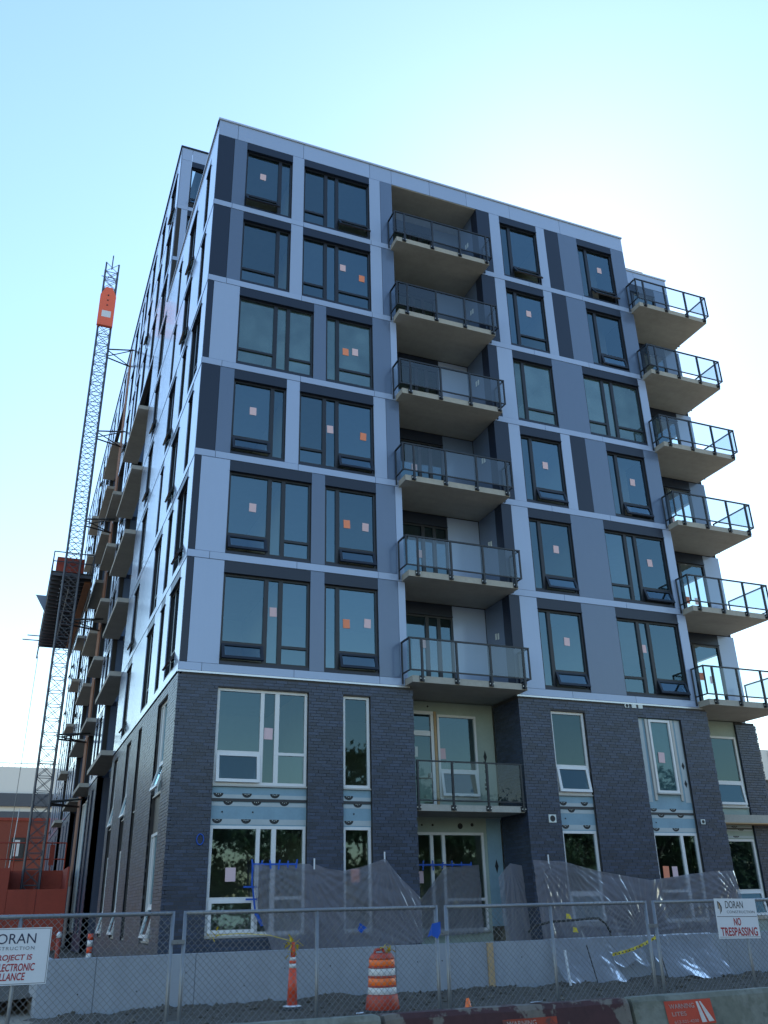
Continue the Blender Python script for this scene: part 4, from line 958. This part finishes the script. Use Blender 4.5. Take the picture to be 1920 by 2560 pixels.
S2 = thing('site_sign', 'white no trespassing sign wired slightly tilted to the right fence panel', 'sign', (5.58, FY-.04, 1.15), 'site signs on the fence')
tl = .022; pv = (5.58, sy, 1.41)
RT = Matrix.Translation(pv) @ Matrix.Rotation(tl, 4, 'Y') @ Matrix.Translation(-Vector(pv))
def tb(mb, name, m): me = mb.mesh(name); me.transform(RT); return link(name, me, m, S2)
tb(MB().box(5.225, 5.925, sy, sy+.008, 1.17, 1.655), 'board', 'sign_white')
tb(MB().box(5.235, 5.915, sy-.0014, sy-.0006, 1.432, 1.438).box(5.235, 5.915, sy-.0014, sy-.0006, 1.186, 1.190), 'border', 'ink')
fit_text('DORAN', 5.40, 5.70, 1.535, 1.625, sy-.002, 'ink', S2, tilt=tl, piv=pv)
fit_text('CONSTRUCTION', 5.41, 5.885, 1.475, 1.508, sy-.002, 'grey_print', S2, spacing=1.1, tilt=tl, piv=pv)
fit_text('NO', 5.505, 5.625, 1.325, 1.42, sy-.002, 'red_print', S2, bold=.02, tilt=tl, piv=pv)
fit_text('TRESPASSING', 5.265, 5.885, 1.20, 1.305, sy-.002, 'red_print', S2, bold=.02, tilt=tl, piv=pv)
lm = MB(T_R(sy)); lm.prism([(5.275, 1.625), (5.31, 1.60), (5.335, 1.55), (5.325, 1.50), (5.29, 1.465), (5.31, 1.51), (5.315, 1.55), (5.30, 1.59)], .0015, .003); lm.prism([(5.27, 1.62), (5.283, 1.62), (5.283, 1.53), (5.27, 1.53)], .0015, .003); tb(lm, 'emblem', 'ink')
lm = MB(T_R(sy)); lm.prism([(5.288, 1.615), (5.300, 1.60), (5.305, 1.54), (5.298, 1.49), (5.292, 1.55)], .0012, .0026); tb(lm, 'emblem', 'gold_print')

# ------------------------------------------------------------------ concrete barriers
def barrier(x0, x1, m, label):
    T = lambda s, d, z: (d, s, z)
    prof = [(-.30, 0), (-.30, .07), (-.18, .33), (-.085, .76), (-.06, .80), (.06, .80), (.085, .76), (.18, .33), (.30, .07), (.30, 0)]
    y = -15.0; n_ = 14; v = []; f = []; k = len(prof)
    xs = [x0+.0, x0+.03]+[x0+.03+(x1-x0-.06)*i/n_ for i in range(1, n_)]+[x1-.03, x1]
    for i, x in enumerate(xs):
        e = .94 if i in (0, len(xs)-1) else 1
        for a, z in prof:
            jit = noise.noise(Vector((x*4, a*6, z*5)))*.009
            v.append((x, y+a*e+jit, z*(.985 if e < 1 else 1)+jit*.6 if z > 0 else 0))
    for i in range(len(xs)-1):
        for j in range(k-1): a = i*k+j; f.append((a, a+k, a+k+1, a+1))
    f.append(tuple(range(k))); f.append(tuple(reversed(range((len(xs)-1)*k, len(xs)*k))))
    me = bpy.data.meshes.new('barrier_body'); me.from_pydata(v, [], f)
    Bt = thing('concrete_barrier', label, 'barrier', ((x0+x1)/2, y, 0), 'concrete barriers along the street'); link('barrier_body', me, m, Bt); return Bt
barrier(-3.1, -.53, 'barrier', 'plain grey concrete barrier at the left end of the row')
b2 = barrier(-.49, 2.01, 'barrier_red', 'concrete barrier with peeling dark red paint in the middle of the row')
b3 = barrier(2.05, 4.6, 'barrier', 'grey green concrete barrier with an orange warning lites decal')
# decals follow the barrier face: between z .33 (y -.18) and .76 (y -.085)
def bface(x, z): return (x, -15.0-(.085+(.76-z)/(.43)*.095)-.012, z)
def decal(x0, x1, z0, z1, parent, m='decal', off=.0):
    return MB().poly([(p[0], p[1]-off, p[2]) for p in (bface(x0, z0), bface(x1, z0), bface(x1, z1), bface(x0, z1))]).build('decal', m, parent)
dcl = decal(2.40, 2.96, .545, .752, b3)
def face_text(body, x0, x1, zb, zt, parent, bold=.01):
    me = text_mesh(body, 1.0, bold); xs = [v.co.x for v in me.vertices]; zs = [v.co.z for v in me.vertices]
    for v in me.vertices:
        x = x0+(v.co.x-min(xs))/(max(xs)-min(xs))*(x1-x0) if False else v.co.x
    a0, a1, c0, c1 = min(xs), max(xs), min(zs), max(zs)
    for v in me.vertices:
        x = x0+(v.co.x-a0)/(a1-a0)*(x1-x0); z = zb+(v.co.z-c0)/(c1-c0)*(zt-zb); p = bface(x, z); v.co = Vector((p[0], p[1]-.003, p[2]))
    me.materials.clear(); link('lettering', me, 'decal_white', parent)
face_text('WARNING', 2.445, 2.745, .685, .725, b3); face_text('LITES', 2.46, 2.63, .625, .66, b3); face_text('612-521-4200', 2.465, 2.755, .565, .59, b3, .004)
for pts in ([(2.775, .735), (2.80, .735), (2.85, .56), (2.79, .56)], [(2.815, .735), (2.835, .735), (2.94, .565), (2.875, .562)]):
    MB().poly([(p[0], p[1]-.003, p[2]) for p in (bface(*q) for q in reversed(pts))]).build('emblem', 'decal_white', b3)
decal(.62, 1.18, .50, .70, b2, 'decal_worn'); face_text('WARNING', .66, .96, .645, .685, b2); face_text('LITES', .68, .85, .585, .62, b2)

# ------------------------------------------------------------------ traffic control
D = thing('traffic_drum', 'orange and white striped traffic drum with yellow tape knotted on its handle', 'traffic drum', (2.85, -6.77, 0)); c = (2.855, -6.77, 0)
segs = [(.05, .285, .30, .272, 'drum_dark'), (.285, .40, .256, .252, 'white_refl'), (.40, .425, .258, .256, 'drum_dark'), (.425, .545, .247, .243, 'orange_refl'), (.545, .575, .25, .248, 'drum_dark'), (.575, .695, .238, .234, 'white_refl'), (.695, .725, .243, .241, 'drum_dark'), (.725, .835, .229, .226, 'orange_refl'), (.835, .93, .235, .18, 'drum_dark')]
for z0, z1, r0, r1, m in segs: MB().lathe([(r0-.006, z0+.002), (r0, z0+.01), (r1, z1-.01), (r1-.006, z1-.002)], c, 32).build('band', m, D, True)
MB().lathe([(.33, .0), (.335, .04), (.31, .055)], c, 28).build('base_ring', 'rubber', D, True)
MB().path([(c[0]-.14, c[1], .92), (c[0]-.12, c[1], .985), (c[0]+.02, c[1], .99), (c[0]+.06, c[1], .92)], .024, 8).build('handle', 'drum_dark', D, True)
def knot(cx, cy, cz, parent, n_=26, r=.09, m='yellow', name='tape_knot'):
    mb = MB()
    for i in range(n_):
        a = Vector((random.gauss(0, r*.5), random.gauss(0, r*.4), random.gauss(0, r*.4))); b = a+Vector((random.uniform(-r, r), random.uniform(-r, r)*.5, random.uniform(-r, r))); w_ = Vector((0, .3, 1)).cross(b-a).normalized()*.016
        o_ = Vector((cx, cy, cz)); mb.poly([tuple(o_+a-w_), tuple(o_+a+w_), tuple(o_+b+w_), tuple(o_+b-w_)])
    mb.build(name, m, parent)
knot(c[0]+.09, c[1]-.03, 1.0, D)
E_ = thing('channelizer_post', 'tall orange channelizer post with yellow tape on top, standing in the dirt', 'traffic post', (1.6, -5.47, 0)); c = (1.605, -5.47, 0)
MB().lathe([(.2, .0), (.205, .03), (.17, .07), (.1, .085)], c, 24).build('base', 'rubber', E_, True); MB().lathe([(.17, .071), (.172, .075), (.12, .092)], c, 24).build('base_rim', 'sign_white', E_, True)
for z0, z1, r0, r1, m in ((.09, .69, .095, .068, 'orange'), (.69, .765, .066, .064, 'white_refl'), (.765, .815, .065, .063, 'orange'), (.815, .87, .062, .06, 'white_refl'), (.87, 1.12, .045, .03, 'orange')): MB().lathe([(r0, z0+.001), (r1, z1-.001)], c, 20).build('tube', m, E_, True)
knot(c[0], c[1], 1.08, E_, 30, .12); knot(c[0], c[1], .95, E_, 14, .08); 
yt = MB(); pts = [(1.58, -5.47, 1.14), (1.2, -5.2, 1.25), (.7, -4.9, 1.29), (.3, -4.7, 1.26)]
for a, b in zip(pts, pts[1:]): yt.poly([(a[0], a[1], a[2]-.008), (b[0], b[1], b[2]-.004), (b[0], b[1], b[2]+.008), (a[0], a[1], a[2]+.004)])
yt.build('tape_tail', 'yellow', E_); knot(.22, -4.68, 1.26, E_, 14, .1)
o = thing('traffic_cone', 'small orange cone tip peeking over the painted barrier', 'traffic cone', (3.9, -8, 0)); MB().lathe([(.085, .045), (.05, .14), (.028, .245), (.02, .25)], (3.9, -8, 0), 20).build('cone', 'orange_refl', o, True); MB().box(3.78, 4.02, -8.12, -7.88, .02, .045).build('base', 'rubber', o)
o = thing('striped_marker', 'orange and white striped marker post behind the left end of the wall', 'marker post', (-1.40, 1.2, .3))
for k in range(7): MB().lathe([(.065, .3+k*.14), (.065, .44+k*.14-.002)], (-1.40, 1.2, 0), 14).build('band', 'orange' if k % 2 == 0 else 'white_refl', o, True)
o = thing('standpipe', 'red standpipe with a pale cap beyond the end of the wall', 'pipe', (-1.86, 5, .3)); MB().lathe([(.06, .3), (.06, 1.15)], (-1.86, 5, 0), 12).build('pipe', 'red_steel', o, True); MB().lathe([(.07, 1.15), (.07, 1.25), (.03, 1.3)], (-1.86, 5, 0), 12).build('cap', 'sign_white', o, True)
o = MB().poly([(2.2, -7.2, .05), (2.32, -7.22, .06), (2.36, -7.14, .07), (2.24, -7.1, .06)]).build('paper_scrap', 'sign_white'); tag(o, 'crumpled white paper scrap on the dirt between the post and the drum', 'paper')
o = MB().poly([(.98, -15.02, .812), (1.1, -15.04, .82), (1.13, -14.98, .815), (1.0, -14.96, .81)]).build('paper_scrap', 'sign_white'); tag(o, 'white scrap lying on top of the painted barrier', 'paper')

# ------------------------------------------------------------------ trees across the street (seen in the window reflections)
def make_tree_meshes(seed, H_, R_):
    rnd = random.Random(seed); tr = MB(); tr.tube((0, 0, 0), (0, 0, H_*.35), .22, 8, .16); limbs = []
    for k in range(7):
        a = k*2.4+rnd.random(); z = H_*(.25+.07*k); tip = Vector((math.cos(a)*R_*.6, math.sin(a)*R_*.6, z+H_*.22)); tr.tube((0, 0, z), tuple(tip), .09, 5, .03); limbs.append(tip)
    tr.tube((0, 0, H_*.35), (0, 0, H_*.85), .16, 6, .04)
    mb = MB(); cl = []
    for k in range(110):
        a = rnd.random()*6.28; u = rnd.random()**.5; hz = rnd.random(); rr = R_*u*(.35+.75*math.sin(math.pi*min(1, .12+.88*(1-hz)**.8*.95)))
        cl.append((Vector((math.cos(a)*rr, math.sin(a)*rr, H_*(.06+.92*hz))), rnd.uniform(.6, 1.15)))
    for c, s in cl:
        for q in range(75):
            p = c+Vector((rnd.gauss(0, 1), rnd.gauss(0, 1), rnd.gauss(0, .8)))*s*.42; d = Vector((rnd.gauss(0, 1), rnd.gauss(0, 1), rnd.gauss(0, 1))).normalized(); e = d.orthogonal().normalized(); g_ = rnd.uniform(.12, .24)
            mb.poly([tuple(p-d*g_), tuple(p+e*g_*.6), tuple(p+d*g_), tuple(p-e*g_*.6)])
    return tr.mesh('trunk'), mb.mesh('crown')
TM = [make_tree_meshes(3, 9.6, 3.0), make_tree_meshes(8, 10.6, 3.2)]
for i, (x, y, s) in enumerate([(0, -38, .9), (4, -36.5, .8), (8, -38, .78), (12, -36, .82), (15.6, -37.5, .9), (19, -35.5, 1.12), (23, -37.5, .95), (27, -36, .85), (31, -37.5, .95), (35, -36, .9), (39, -37, 1.0), (43, -36, 1.1), (47.5, -37.5, .95), (52, -36.5, 1.0), (57, -37, 1.05)]):
    t = thing('street_tree', 'leafy street tree across the road mirrored in the lower windows', 'tree', (0, 0, 0), 'trees across the street')
    for nm, me, m in (('trunk', TM[i % 2][0], 'bark'), ('crown', TM[i % 2][1], 'leaf')): link(nm, me, m, t)
    t.location = (x, y, 0); t.scale = (s, s, s); t.rotation_euler.z = i*1.3
